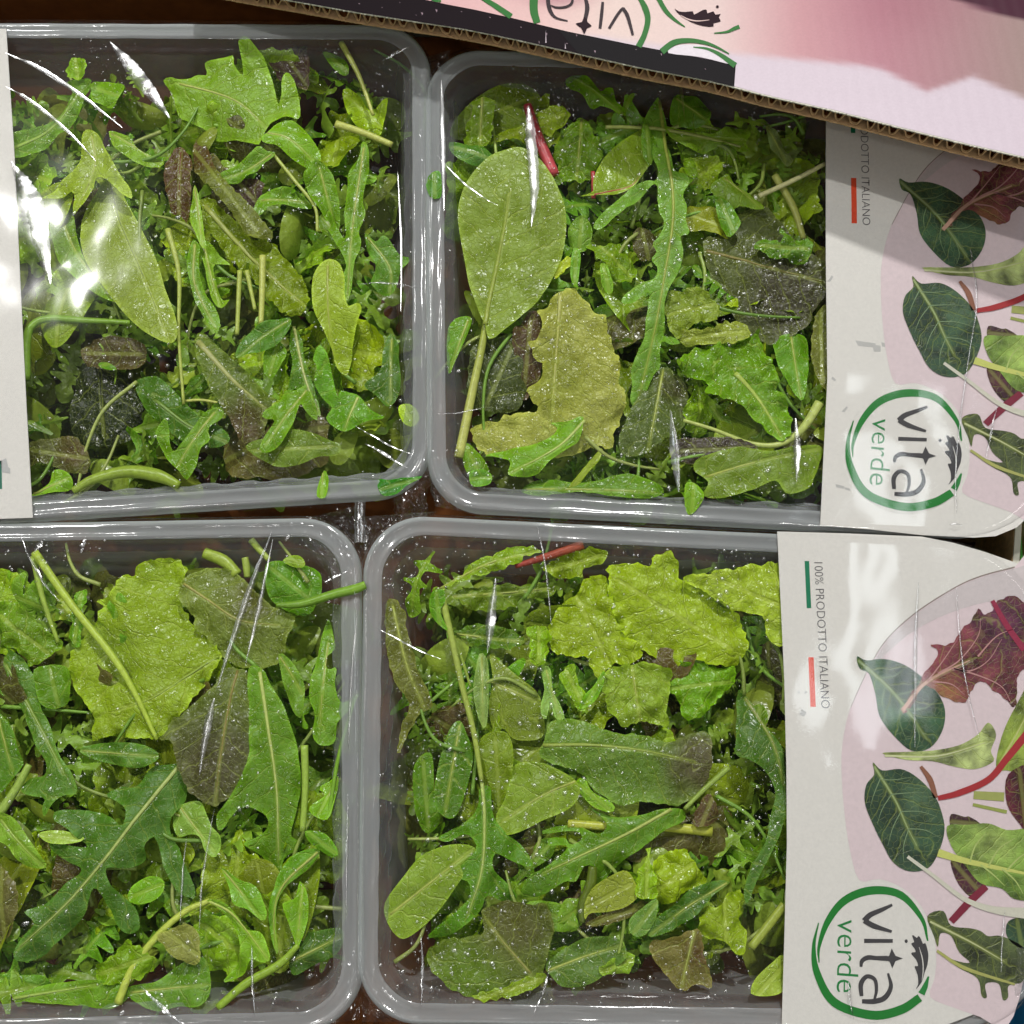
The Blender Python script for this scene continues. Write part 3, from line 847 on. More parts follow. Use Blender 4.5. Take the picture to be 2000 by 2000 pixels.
a('B','rk',0,(100,144,44),'655,1475 640,1560 590,1600 530,1640 480,1690 400,1700 370,1690 380,1640 330,1620 280,1615 380,1590 440,1580 520,1560 560,1510 530,1490 600,1490','660,1490 560,1590 375,1690',14,'white-ribbed rocket leaf over the olive lettuce',ribcol=(185,200,130))
a('B','rl',2,(70,78,44),'240,1200 330,1180 420,1150 490,1250 440,1370 400,1450 280,1450 220,1400',None,0,'dark speckled leaf beside the spinach stalk')
a('B','rl',2,(84,62,50),'390,1170 470,1080 500,1110 490,1180 500,1290 440,1400 390,1400 400,1300',None,0,'purple-brown leaf between spinach and olive lettuce')
a('B','rk',1,(88,132,42),'145,1140 200,1095 235,1100 210,1180 170,1270 145,1310','220,1110 155,1290',8,'small green leaf pressed against the left wall')
a('B','rk',1,(84,124,36),'420,1740 500,1700 600,1720 700,1720 800,1690 880,1700 960,1760 900,1785 780,1780 650,1760 540,1765 470,1765','440,1740 920,1765',9,'long dark leaf lying along the bottom rim')
a('B','rk',0,(104,148,42),'1040,1730 1075,1725 1110,1765 1095,1810 1060,1845 1040,1815',None,0,'small green scrap caught over the bottom rim',z=0.0017,tilt=0)
a('B','rk',0,(66,120,40),'65,570 100,548 118,560 120,640 85,650 62,610',None,0,'small dark scrap caught on the left rim',z=0.0017,tilt=0)
a('B','rk',1,(98,136,52),'600,760 650,720 690,760 680,820 650,850 610,830',None,0,'small round leaf right of the spinach leaf')
a('B','lt',1,(146,168,56),'570,900 600,860 610,900 560,950 540,940',None,0,'tiny yellow-green scrap at the spinach edge')
a('B','rk',0,(92,140,44),'620,840 645,860 640,930 630,990 610,960 608,900',None,0,'slim leaf tip right of the spinach edge')
a('B','rk',0,(104,146,50),'720,900 745,910 770,990 750,1010 725,970',None,0,'short leaf finger above the olive lettuce')
a('B','lt',2,(94,130,40),'660,830 740,830 800,810 830,870 860,920 830,970 770,960 730,900 690,860',None,0,'toothed leaf left of the tall rocket leaf')
a('B','rl',3,(84,76,48),'840,780 900,770 930,800 930,870 880,880 845,840',None,0,'small brown leaf piece behind the tall rocket leaf')
a('B','rk',1,(120,140,48),'600,1740 640,1690 700,1620 730,1590 715,1640 670,1690 630,1740',None,0,'curled yellow-olive leaf edge near the bottom')
a('B','rk',1,(80,120,38),'1000,260 1070,255 1130,290 1130,360 1060,380 990,350','1010,270 1120,360',8,'dark leaf in the shade under the carton flap')
a('B','rk',1,(96,136,46),'210,1570 270,1620 300,1680 270,1720 220,1690 200,1630',None,0,'small leaf at the cut end of the spinach stalk')
a('B','rk',0,(92,142,56),'225,1690 270,1675 310,1695 300,1730 240,1740',None,0,'small leaf scrap in the bottom left corner')
# ---- lower left pack
a('C','lt',1,(118,148,52),'560,255 600,250 640,265 660,290 650,340 640,400 680,480 740,540 790,600 760,670 700,760 640,830 600,880 540,910 450,900 380,900 330,910 310,870 330,820 290,770 250,710 228,640 250,580 290,540 330,480 350,430 340,400 380,390 420,340 430,315 480,310 500,270','785,608 660,690 540,765 420,800',10,'large crinkled light green lettuce leaf',ribcol=(140,165,70),tilt=0.03)
s('C',0,(172,196,84),'120,235 250,420 400,610 480,740 560,910',[30,28,26,20,14],'long pale stem lying across the crinkled lettuce leaf')
s('C',2,(150,176,80),'115,250 150,400 205,560',[24,20,14],'shorter thin stem left of the long pale stem')
a('C','rl',0,(118,130,60),'655,330 720,300 800,290 860,320 910,370 980,430 1055,470 1030,540 1010,620 940,655 870,650 800,620 760,560 700,510 690,460 640,400','660,350 750,410 860,480 1000,500',12,'round olive-brown leaf with dark spots',tint=[((96,94,52),900,420,80,70)],ribcol=(158,154,94),tilt=0.03)
a('C','rl',0,(98,108,54),'840,650 890,670 895,780 910,920 900,980 850,1080 780,1150 720,1130 670,1090 635,1000 620,920 570,910 600,880 610,840 650,820 700,770 760,720 800,660','850,660 820,800 790,1000 770,1140',12,'dusky purple-brown leaf crossed by a glare streak',tint=[((84,78,60),760,1000,150,100)],ribcol=(140,130,80),tilt=0.03)
a('C','rk',0,(66,104,52),'640,1000 660,1080 650,1140 620,1180 600,1240 640,1320 680,1420 690,1480 640,1470 600,1410 570,1330 550,1260 520,1290 510,1350 450,1375 385,1370 400,1430 440,1480 480,1520 490,1590 450,1615 410,1580 380,1510 350,1440 320,1480 300,1540 220,1620 130,1700 60,1715 35,1690 60,1630 120,1570 80,1530 160,1500 230,1430 290,1380 240,1350 175,1310 180,1280 300,1300 280,1270 240,1230 190,1200 200,1165 300,1165 400,1190 440,1220 450,1160 400,1130 370,1110 420,1080 480,1080 540,1010 600,1000','635,1005 500,1180 380,1340 240,1500 60,1660',18,'very large dark lobed rocket leaf with white rib',ribcol=(170,186,120),tilt=0.03)
a('C','rk',1,(76,114,54),'0,575 50,600 90,650 120,700 140,780 170,850 200,920 230,980 270,1030 290,1100 240,1110 200,1140 165,1190 160,1150 170,1120 110,1110 75,1090 100,1050 160,1040 170,1000 130,930 80,830 40,760 -20,740 -30,600','10,640 120,830 240,1030',12,'large dark rocket leaf coming from the left edge',ribcol=(140,165,90))
a('C','rk',0,(72,112,50),'285,940 340,925 430,920 500,925 560,950 570,980 510,1010 430,1005 350,985 290,960','290,950 560,970',6,'smooth oval leaf below the crinkled lettuce leaf')
a('C','rk',1,(88,128,46),'900,660 950,660 980,720 1020,780 1050,860 1070,940 1080,1040 1070,1130 1050,1210 1040,1260 1090,1300 1010,1340 990,1430 960,1400 940,1350 880,1300 870,1280 920,1260 960,1220 950,1180 880,1150 830,1190 790,1240 775,1190 820,1130 870,1050 900,960 900,840','940,670 970,870 995,1100 990,1340',16,'long white-ribbed rocket leaf beside the dusky leaf',ribcol=(186,200,130))
a('C','rk',1,(94,136,50),'1170,470 1190,520 1200,580 1165,620 1180,660 1210,650 1205,720 1230,780 1290,740 1260,800 1215,850 1200,920 1150,930 1120,890 1130,820 1110,760 1120,680 1140,600 1150,530','1175,560 1150,860',8,'lobed rocket leaf touching the right rim')
a('C','rk',1,(82,130,40),'960,280 1050,270 1140,300 1150,370 1130,430 1090,465 1000,430 960,380',None,0,'leaf at the end of the stem crossing the right rim')
s('C',0,(120,160,60),'1312,352 1270,368 1200,385 1080,420 990,425',[30,36,34,30,16],'green stem crossing over the right rim',col2=(110,150,50),z=0.0034)
s('C',1,(150,172,74),'730,235 800,265 850,315',[40,46,40],'thick curled stalk under the top rim')
s('C',1,(160,180,90),'900,190 930,225 965,262',[26,24,20],'short pale stem beside the glare streaks at the top')
s('C',2,(150,170,84),'878,255 884,290 886,325',[26,28,24],'stub of pale stem next to the thick curled stalk')
a('C','rk',0,(120,150,56),'1015,265 1050,245 1080,250 1098,275 1085,292 1045,285',None,0,'small oval leaf in the top right corner')
a('C','rk',1,(96,134,54),'1005,605 1040,620 1080,680 1095,740 1080,830 1050,800 1020,720','1010,615 1050,680 1085,745',7,'narrow leaf between the long rocket leaf and right wall')
s('C',0,(150,180,84),'1092,930 1095,1080 1085,1240',[28,24,22],'upright pale stem at the right side')
s('C',0,(120,165,56),'1275,765 1240,880 1210,1000 1180,1190',[10,12,14,14],'thin bent stem along the right wall')
a('C','rk',1,(104,148,44),'1215,1040 1180,1060 1145,1085 1170,1110 1115,1150 1130,1180 1180,1195 1205,1120','1210,1050 1150,1170',6,'small lobed leaf on the thin bent stem')
a('C','rk',0,(92,142,46),'1095,1240 1150,1240 1190,1270 1215,1320 1190,1335 1150,1310 1110,1280',None,0,'small leaf below the upright pale stem')
a('C','rk',1,(86,134,44),'1150,1305 1110,1370 1060,1410 1010,1460 990,1540 1000,1680 975,1620 965,1520 985,1440 1000,1390 1060,1320','1140,1315 1020,1430 985,1540 995,1670',10,'curving rocket leaf in the lower right')
ARCH = a('C','rk',0,(108,150,48),'745,1485 800,1488 850,1535 885,1590 930,1600 955,1640 970,1700 940,1712 900,1700 870,1760 795,1785 850,1720 862,1640 825,1560 780,1510','755,1490 830,1530 890,1600 960,1695',12,'rocket leaf on a long pale arched stem',ribcol=(180,196,110))
s('C',0,(182,198,96),'420,1860 470,1740 560,1620 660,1530 750,1490',[28,26,24,22,18],'pale arched stem near the bottom',name='stalk',part_of=ARCH)
s('C',0,(140,172,62),'780,1875 880,1790 1000,1720 1070,1650',[26,30,28,18],'pale stem slanting in the bottom right')
a('C','rk',1,(104,150,44),'1075,1420 1105,1470 1105,1560 1080,1640 1065,1655 1050,1600 1015,1500 1060,1480','1085,1440 1070,1640',7,'slim leaf at the top of the slanting bottom stem')
a('C','rk',1,(96,138,44),'50,1835 130,1800 250,1780 360,1770 440,1790 460,1830 400,1880 300,1870 180,1860 60,1850','50,1840 350,1790',12,'long pointed leaf along the bottom rim',ribcol=(160,185,100))
a('C','rl',0,(150,148,86),'565,1610 620,1590 680,1570 720,1620 720,1700 690,1720 640,1700 600,1670',None,0,'small withered yellowish leaf with holes')
a('C','rk',0,(112,150,58),'-20,1175 50,1190 100,1260 160,1350 150,1375 80,1360 20,1290 -20,1260','0,1200 150,1365',12,'narrow pale leaf slanting in from the left edge',ribcol=(160,185,100))
s('C',0,(150,178,92),'-10,1180 50,1090 100,1000',[34,30,24],'cut pale stem at the left edge')
a('C','rk',1,(78,120,48),'-30,820 40,860 70,960 75,1000 40,1050 -30,1100','0,840 40,1020',8,'rounded leaf cut by the left edge of the photo')
a('C','rl',1,(104,96,58),'-30,1360 40,1400 70,1470 50,1560 20,1620 -30,1640',None,0,'brown leaf at the left edge')
a('C','rk',0,(140,168,78),'140,1250 170,1238 240,1240 300,1265 250,1285 180,1280',None,0,'tiny pale oval leaf between the dark rocket lobes')
a('C','rk',1,(114,148,70),'625,1160 690,1130 730,1150 760,1220 800,1260 780,1330 740,1310 720,1260 680,1250 640,1260 615,1210','640,1150 770,1310',8,'pale leaf under the tip of the dusky leaf')
a('C','lt',1,(102,142,40),'340,1720 400,1690 460,1630 500,1650 560,1700 520,1760 460,1780 380,1790 340,1760',None,0,'bright leaf left of the arched stem')
a('C','rk',2,(84,124,48),'460,1800 560,1780 640,1720 700,1700 740,1700 760,1800 730,1860 640,1870 560,1885 480,1850','470,1820 740,1790',9,'broad leaf between the two bottom stems')
a('C','rk',2,(58,92,42),'1050,1620 1130,1600 1200,1590 1235,1610 1210,1680 1130,1720 1050,1760 1040,1690','1060,1700 1220,1620',8,'dark leaf in the bottom right corner of the tray')
a('C','rk',0,(100,148,50),'795,1370 850,1410 920,1440 960,1520 950,1560 890,1520 840,1500 820,1440','800,1380 940,1550',8,'short lobed leaf above the arched stem')
a('C','lt',2,(92,132,38),'-20,440 60,420 150,500 210,560 180,600 110,650 60,590 -20,560',None,0,'crinkled leaf at the left above the big rocket leaf')
a('C','lt',2,(88,140,40),'245,540 262,450 285,375 312,372 300,450 290,540 265,580',None,0,'curled bright leaf edge left of the lettuce leaf')
a('C','rk',2,(84,124,42),'130,660 200,640 250,660 260,720 240,780 180,800 140,760',None,0,'leaf tucked under the left side of the lettuce leaf')
a('C','rk',2,(100,146,46),'470,1440 540,1400 590,1420 580,1470 520,1500 460,1490',None,0,'small leaf between dark rocket lobes near the bottom')
# ---- lower right pack
a('D','lt',1,(132,162,48),'930,300 1000,270 1080,285 1100,245 1150,240 1190,280 1185,330 1240,330 1290,370 1330,420 1380,440 1420,500 1440,580 1400,640 1330,650 1250,620 1150,640 1060,590 980,510 945,430',None,0,'bright blistered lettuce leaf in the top centre',tilt=0.03)
a('D','lt',2,(124,152,44),'750,440 830,370 850,330 930,325 950,440 990,520 1060,590 1020,640 950,640 900,700 860,620 800,610 740,600 720,530',None,0,'crinkled lettuce leaf just left of the brightest one',tilt=0.03)
a('D','lt',0,(136,164,62),'1200,330 1300,310 1400,290 1480,280 1570,290 1575,520 1540,570 1500,540 1490,470 1420,450 1380,440 1320,400 1260,370',None,0,'lettuce leaf running under the paper label',tilt=0.03)
a('D','lt',1,(116,148,62),'910,690 960,650 1040,640 1150,650 1160,700 1140,770 1150,860 1080,840 1010,860 950,830 920,760','1020,650 1050,850',8,'toothed lettuce lobe above the purple-tipped leaf',tilt=0.03)
a('D','lt',2,(92,142,34),'1150,640 1230,625 1330,650 1400,650 1390,720 1330,760 1310,800 1250,840 1210,830 1180,770 1145,730',None,0,'curled frilly green edge below the bright lettuce')
ROLL = a('D','lt',0,(108,144,46),'300,370 380,340 440,280 520,240 620,210 700,230 640,250 580,290 500,310 420,340 350,360 330,400','320,370 500,280 680,230',10,'rolled leaf edge in the top left with red stalk')
s('D',0,(150,56,54),'600,285 720,248 845,207',[18,28,34],'red stalk of the rolled leaf at the top',col2=(160,84,70),name='stalk', part_of=ROLL)
a('D','lt',2,(112,140,44),'700,290 780,240 860,225 930,230 920,280 850,300 840,330 760,330',None,0,'crinkled strip behind the red stalk')
a('D','rk',0,(82,130,40),'300,380 340,370 350,410 330,450 360,520 310,480 290,430',None,0,'small curled leaf at the top of the two stems')
s('D',1,(140,164,72),'335,470 400,600 440,720',[18,14,9],'thin second stem alongside the long pale one')
STAR = a('D','rk',0,(76,120,44),'470,1090 510,1080 520,1180 560,1240 620,1290 665,1355 650,1370 590,1350 530,1320 520,1370 560,1420 610,1480 560,1500 500,1470 480,1520 430,1570 360,1620 280,1630 330,1580 400,1520 440,1470 430,1420 370,1420 320,1450 370,1390 440,1330 460,1290 420,1250 360,1280 320,1265 400,1220 450,1180 470,1130','480,1060 490,1200 480,1380 430,1540',17,'dark star-shaped rocket leaf hanging from the long stem',ribcol=(172,190,116),tilt=0.03)
s('D',0,(158,176,92),'340,410 370,540 410,720 450,880 480,1060',[26,24,22,20,16],'long pale stem of the dark rocket leaf',name='stalk',part_of=STAR)
a('D','rk',1,(82,122,46),'1200,1160 1210,1200 1130,1240 1060,1300 1000,1340 940,1400 900,1440 860,1490 840,1470 870,1400 885,1370 850,1365 820,1420 780,1420 700,1470 640,1480 620,1460 650,1400 720,1360 790,1300 770,1290 720,1290 725,1265 780,1265 800,1290 840,1270 820,1240 700,1250 720,1230 820,1220 900,1250 930,1210 860,1150 920,1180 980,1190 1060,1180 1120,1160','1160,1160 1000,1250 830,1330 700,1390',15,'wide lobed rocket leaf slanting through the centre',ribcol=(172,186,110),tilt=0.03)
a('D','sp',1,(104,134,58),'600,1000 680,990 760,1020 820,1060 830,1110 790,1160 700,1200 620,1240 560,1250 530,1190 560,1130 580,1060','815,1060 700,1110 560,1200',9,'smooth oval leaf below the purple-tipped leaf')
a('D','rl',0,(104,134,48),'700,920 720,860 780,830 860,850 940,880 1020,890 1080,900 1160,920 1230,890 1280,880 1305,900 1310,960 1300,1050 1240,1130 1180,1150 1100,1140 1060,1130 980,1150 930,1120 880,1090 840,1030 780,1010 720,990 690,960','700,930 880,930 1060,950 1250,990',16,'green lettuce leaf with a broad purple-brown tip',tint=[((90,82,66),1290,1000,140,100)],ribcol=(150,168,84),tilt=0.03)
a('D','sp',2,(100,122,54),'510,600 560,640 620,690 680,740 700,800 700,900 600,910 560,870 520,870 505,780 520,700','510,700 600,740 670,770',9,'olive leaf with pale veins right of the stems')
a('D','rk',1,(112,138,80),'470,600 500,620 505,720 500,840 485,870 460,800 450,720','480,610 485,860',6,'slim greyish leaf beside the olive veined leaf')
a('D','sp',2,(66,108,32),'360,880 400,840 430,900 450,960 430,1070 390,1180 350,1190 310,1140 320,1020','400,860 350,1160',8,'dark glossy leaf left of the long stem')
a('D','rk',2,(104,126,42),'560,880 590,930 590,1030 560,1120 530,1180 510,1080 470,990 480,900',None,0,'olive leaf with a pale edge right of the long stem')
a('D','sp',1,(108,140,60),'130,1500 200,1400 260,1330 350,1290 440,1290 460,1330 400,1420 330,1520 260,1590 190,1630 140,1570','150,1540 300,1420 440,1310',10,'pale oval leaf in the lower left with water drops')
a('D','rl',1,(104,104,48),'130,470 150,400 200,450 220,560 260,680 300,780 250,830 210,900 180,960 190,860 220,780 170,700 140,600','160,430 210,640 270,790',10,'olive-brown leaf standing against the left wall')
a('D','rl',1,(94,108,34),'480,1530 560,1490 650,1500 710,1500 740,1580 720,1680 700,1750 710,1780 600,1820 500,1840 420,1830 350,1790 280,1700 320,1640 420,1620 490,1600','655,1750 560,1640 500,1560',11,'broad brown-tinged leaf at the bottom left',tint=[((100,124,36),420,1780,120,80),((88,86,42),600,1560,120,80)],ribcol=(150,150,90),tilt=0.03)
a('D','lt',0,(104,134,34),'560,1800 660,1755 710,1760 690,1790 600,1830 500,1848 440,1830',None,0,'bright folded rim of the brown-tinged leaf')
a('D','sp',0,(126,144,66),'850,1500 880,1440 940,1400 1000,1380 1035,1430 1045,1470 1000,1510 930,1530 870,1535 850,1560',None,0,'round pale olive leaf at the lower centre')
s('D',0,(92,110,36),'880,1368 872,1440 846,1500 842,1570',[30,42,36,22],'rolled olive leaf tube left of the round pale leaf')
a('D','rl',1,(92,84,42),'850,1570 900,1545 990,1510 1080,1490 1060,1530 980,1560 900,1580',None,0,'brown leaf edge under the round pale leaf')
a('D','rk',0,(92,128,66),'1010,1560 1050,1520 1110,1480 1110,1540 1080,1600 1040,1620 1010,1600',None,0,'small bluish leaf right of the brown leaf edge')
a('D','rk',0,(60,98,44),'1370,1420 1310,1470 1250,1540 1190,1580 1130,1610 1080,1620 1090,1570 1160,1510 1230,1450 1300,1420','1360,1425 1220,1510 1090,1610',8,'long dark rocket blade in the lower right')
a('D','lt',1,(124,154,42),'1120,1330 1200,1300 1260,1370 1300,1420 1230,1450 1160,1500 1110,1500 1110,1420 1085,1370',None,0,'yellow-green crinkled lettuce piece above the dark blade')
a('D','lt',0,(114,154,40),'1030,1440 1040,1390 1070,1340 1080,1300 1085,1350 1110,1400 1110,1470 1060,1490',None,0,'small frilly lettuce piece beside the round pale leaf')
a('D','lt',1,(122,152,44),'1270,1530 1330,1500 1380,1450 1420,1490 1410,1560 1430,1620 1400,1680 1340,1640 1270,1610',None,0,'frilly yellow-green lettuce piece below the dark blade')
a('D','rl',1,(120,108,62),'1090,1640 1170,1620 1240,1590 1270,1600 1280,1680 1310,1800 1250,1790 1210,1815 1150,1770 1100,1700','1240,1600 1200,1800',10,'brown withered leaf at the bottom right',tint=[((92,66,36),1255,1680,50,40)])
a('D','rk',0,(64,98,52),'1410,730 1450,760 1500,850 1540,900 1570,960 1575,1150 1550,1250 1500,1350 1460,1430 1430,1500 1420,1450 1450,1360 1500,1270 1520,1180 1540,1110 1510,1030 1440,980 1390,960 1400,870','1440,760 1530,920 1570,1060',15,'dark rocket leaf bending along the paper label',ribcol=(140,150,90))
s('D',0,(150,165,76),'1450,1660 1520,1570 1570,1505',[30,32,30],'thick pale stem sticking out from under the label')
a('D','sp',0,(128,156,70),'1445,1820 1470,1760 1530,1710 1570,1690 1570,1800 1520,1830',None,0,'rounded light leaf at the bottom of the label edge')
s('D',2,(176,184,80),'790,1212 920,1222 1100,1222 1310,1240',[30,32,32,38],'straight thick stem behind the wide rocket leaf')
a('D','rl',1,(92,70,56),'1240,1200 1290,1100 1330,1160 1330,1200 1270,1225',None,0,'small purple leaf corner below the purple tip')
s('D',0,(140,165,84),'1370,1010 1280,1090 1210,1160',[20,18,14],'thin pale stem right of the purple tip')
a('D','rk',1,(120,156,80),'695,655 725,650 735,730 760,780 778,835 745,835 728,780 710,840 690,800 705,730','712,660 760,830',6,'forked pale sliver above the purple-tipped leaf')
a('D','lt',3,(84,112,48),'370,390 470,360 600,350 720,350 740,390 640,400 600,430 520,450 430,440','380,400 720,365',10,'dull leaf lying under the rolled leaf edge')
a('D','lt',3,(66,102,34),'380,520 470,500 560,500 640,560 560,580 450,565','390,530 630,560',8,'dark leaf just right of the upper stems')
a('D','lt',0,(112,156,40),'640,520 690,500 730,530 720,590 690,640 650,620 660,570',None,0,'bright frilly curl left of the crinkled lettuce')
a('D','lt',0,(108,150,38),'760,690 800,640 830,700 870,780 830,800 800,760',None,0,'bright frilly tip below the crinkled lettuce')
a('D','rk',0,(100,150,36),'830,800 850,750 880,720 920,660 915,720 880,780',None,0,'small bright curled leaf left of the toothed lobe')
a('D','rk',2,(74,104,52),'710,1720 780,1660 860,1620 960,1620 1000,1680 940,1740 860,1790 780,1800 730,1760','720,1740 850,1690 980,1650',10,'dull dark leaf at the bottom middle')
a('D','lt',1,(112,150,60),'900,1740 960,1690 1030,1680 1020,1730 960,1760',None,0,'small light leaf at the bottom middle')
a('D','rk',1,(112,156,44),'820,1060 850,1050 880,1100 940,1130 960,1160 930,1170 880,1150 840,1110',None,0,'curled bright leaf under the purple-tipped leaf')
a('D','rk',2,(80,120,36),'240,1000 300,960 310,1100 330,1200 280,1250 240,1160',None,0,'dark leaf near the left wall below the brown leaf')
a('D','rk',2,(96,134,44),'640,1500 720,1490 800,1520 830,1590 760,1600 690,1570',None,0,'leaf between the star-shaped leaf and the rolled tube')

# ------------------------------------------------------------------ small leaves of the tangle
def rocket_shape(L, r):
    w = L * r.uniform(0.035, 0.06)
    up, dn = [], []
    n = r.choice([2, 3, 4])
    up.append((0, w * 0.5)); dn.append((0, -w * 0.5))
    for i in range(n):
        t = 0.18 + 0.55 * i / n
        for side, arr in ((1, up), (-1, dn)):
            ln = L * r.uniform(0.10, 0.24)
            arr.append((t * L, side * w * r.uniform(0.9, 1.3)))
            arr.append(((t + 0.04) * L, side * (w + ln)))
            arr.append(((t + 0.09) * L, side * (w + ln * 0.95)))
            arr.append(((t + 0.13) * L, side * w * r.uniform(1.0, 1.5)))
    up += [(0.82 * L, L * 0.13), (0.94 * L, L * 0.09)]
    dn += [(0.82 * L, -L * 0.13), (0.94 * L, -L * 0.09)]
    return np.array(up + [(L, 0)] + dn[::-1])
def oval_shape(L, r):
    w = L * r.uniform(0.16, 0.26)
    t = np.linspace(0, 2 * math.pi, 18, endpoint=False)
    return np.c_[L / 2 - L / 2 * np.cos(t), w * np.sin(t) * (0.8 + 0.35 * (0.5 - 0.5 * np.cos(t)))]
def frill_shape(L, r):
    t = np.linspace(0, 2 * math.pi, 20, endpoint=False)
    rr = np.array([1 + r.uniform(-0.16, 0.16) for _ in t])
    return np.c_[L / 2 - L / 2 * np.cos(t) * rr, L * 0.36 * np.sin(t) * rr]
LIB = []
rr_ = random.Random(21)
for i in range(16):
    k = ('rk', 'rk', 'lt', 'sp', 'rk', 'lt', 'rl', 'rk')[i % 8]
    L = rr_.uniform(0.026, 0.046)
    shp = rocket_shape(L, rr_) if k == 'rk' else oval_shape(L, rr_) if k == 'sp' else frill_shape(L * 0.85, rr_)
    base = {'rk': (92, 134, 44), 'lt': (116, 150, 42), 'sp': (104, 130, 48), 'rl': (96, 84, 46)}[k]
    me, rl, zr = build_leaf(shp - np.array([L / 2, 0]), np.array([(-L / 2, 0), (0, L * rr_.uniform(-.03, .03)), (L * 0.45, 0)]), k, base, 900 + i, None, 0.9, 0.3)
    co = np.empty(len(me.vertices) * 3)
    me.vertices.foreach_get('co', co)
    co = co.reshape(-1, 3)
    co[:, 2] += -rr_.uniform(4, 14) * co[:, 0] ** 2 + rr_.choice([-1, 1]) * rr_.uniform(6, 22) * co[:, 1] ** 2
    me.vertices.foreach_set('co', co.ravel())
    me.materials.append(M[k])
    me['len'] = L
    zr2 = (lambda zr, co: (lambda p: zr(p) + 0.0))(zr, co)
    LIB.append((k, me))
KN = {'rk': 'rocket', 'lt': 'curly lettuce', 'sp': 'oval', 'rl': 'brownish'}
def in_pack(pk, r, inset):
    q = PK[pk]['quad']
    while True:
        # only the stretch that the photograph can see
        u, v = r.random(), r.random()
        p = (q[0] * (1 - u) + q[1] * u) * (1 - v) + (q[3] * (1 - u) + q[2] * u) * v
        rg = RINGS[pk]
        if inside(np.array([p]), rg)[0] and -0.225 < p[0] < (0.135 if pk == 'B' else 0.118 if pk == 'D' else 0.3):
            return p
RINGS = {k: ring(PK[k]['quad'], 0.0125, RAD, right=PK[k]['right']) for k in PK}
EDGES = {k: ring(PK[k]['quad'], 0.009, RAD, right=PK[k]['right']) for k in PK}
INNER = {k: ring(PK[k]['quad'], 0.0195, RAD, right=PK[k]['right']) for k in PK}
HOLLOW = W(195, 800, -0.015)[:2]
def near(pk, p, kind):
    c = sorted(((h[0] - p[0]) ** 2 + (h[1] - p[1]) ** 2, h[2]) for h in HERO if h[3] == pk)[0][1]
    t = 'small %s under the %s' % (kind, c)
    return ' '.join(t.split()[:16])
fr_ = random.Random(5)
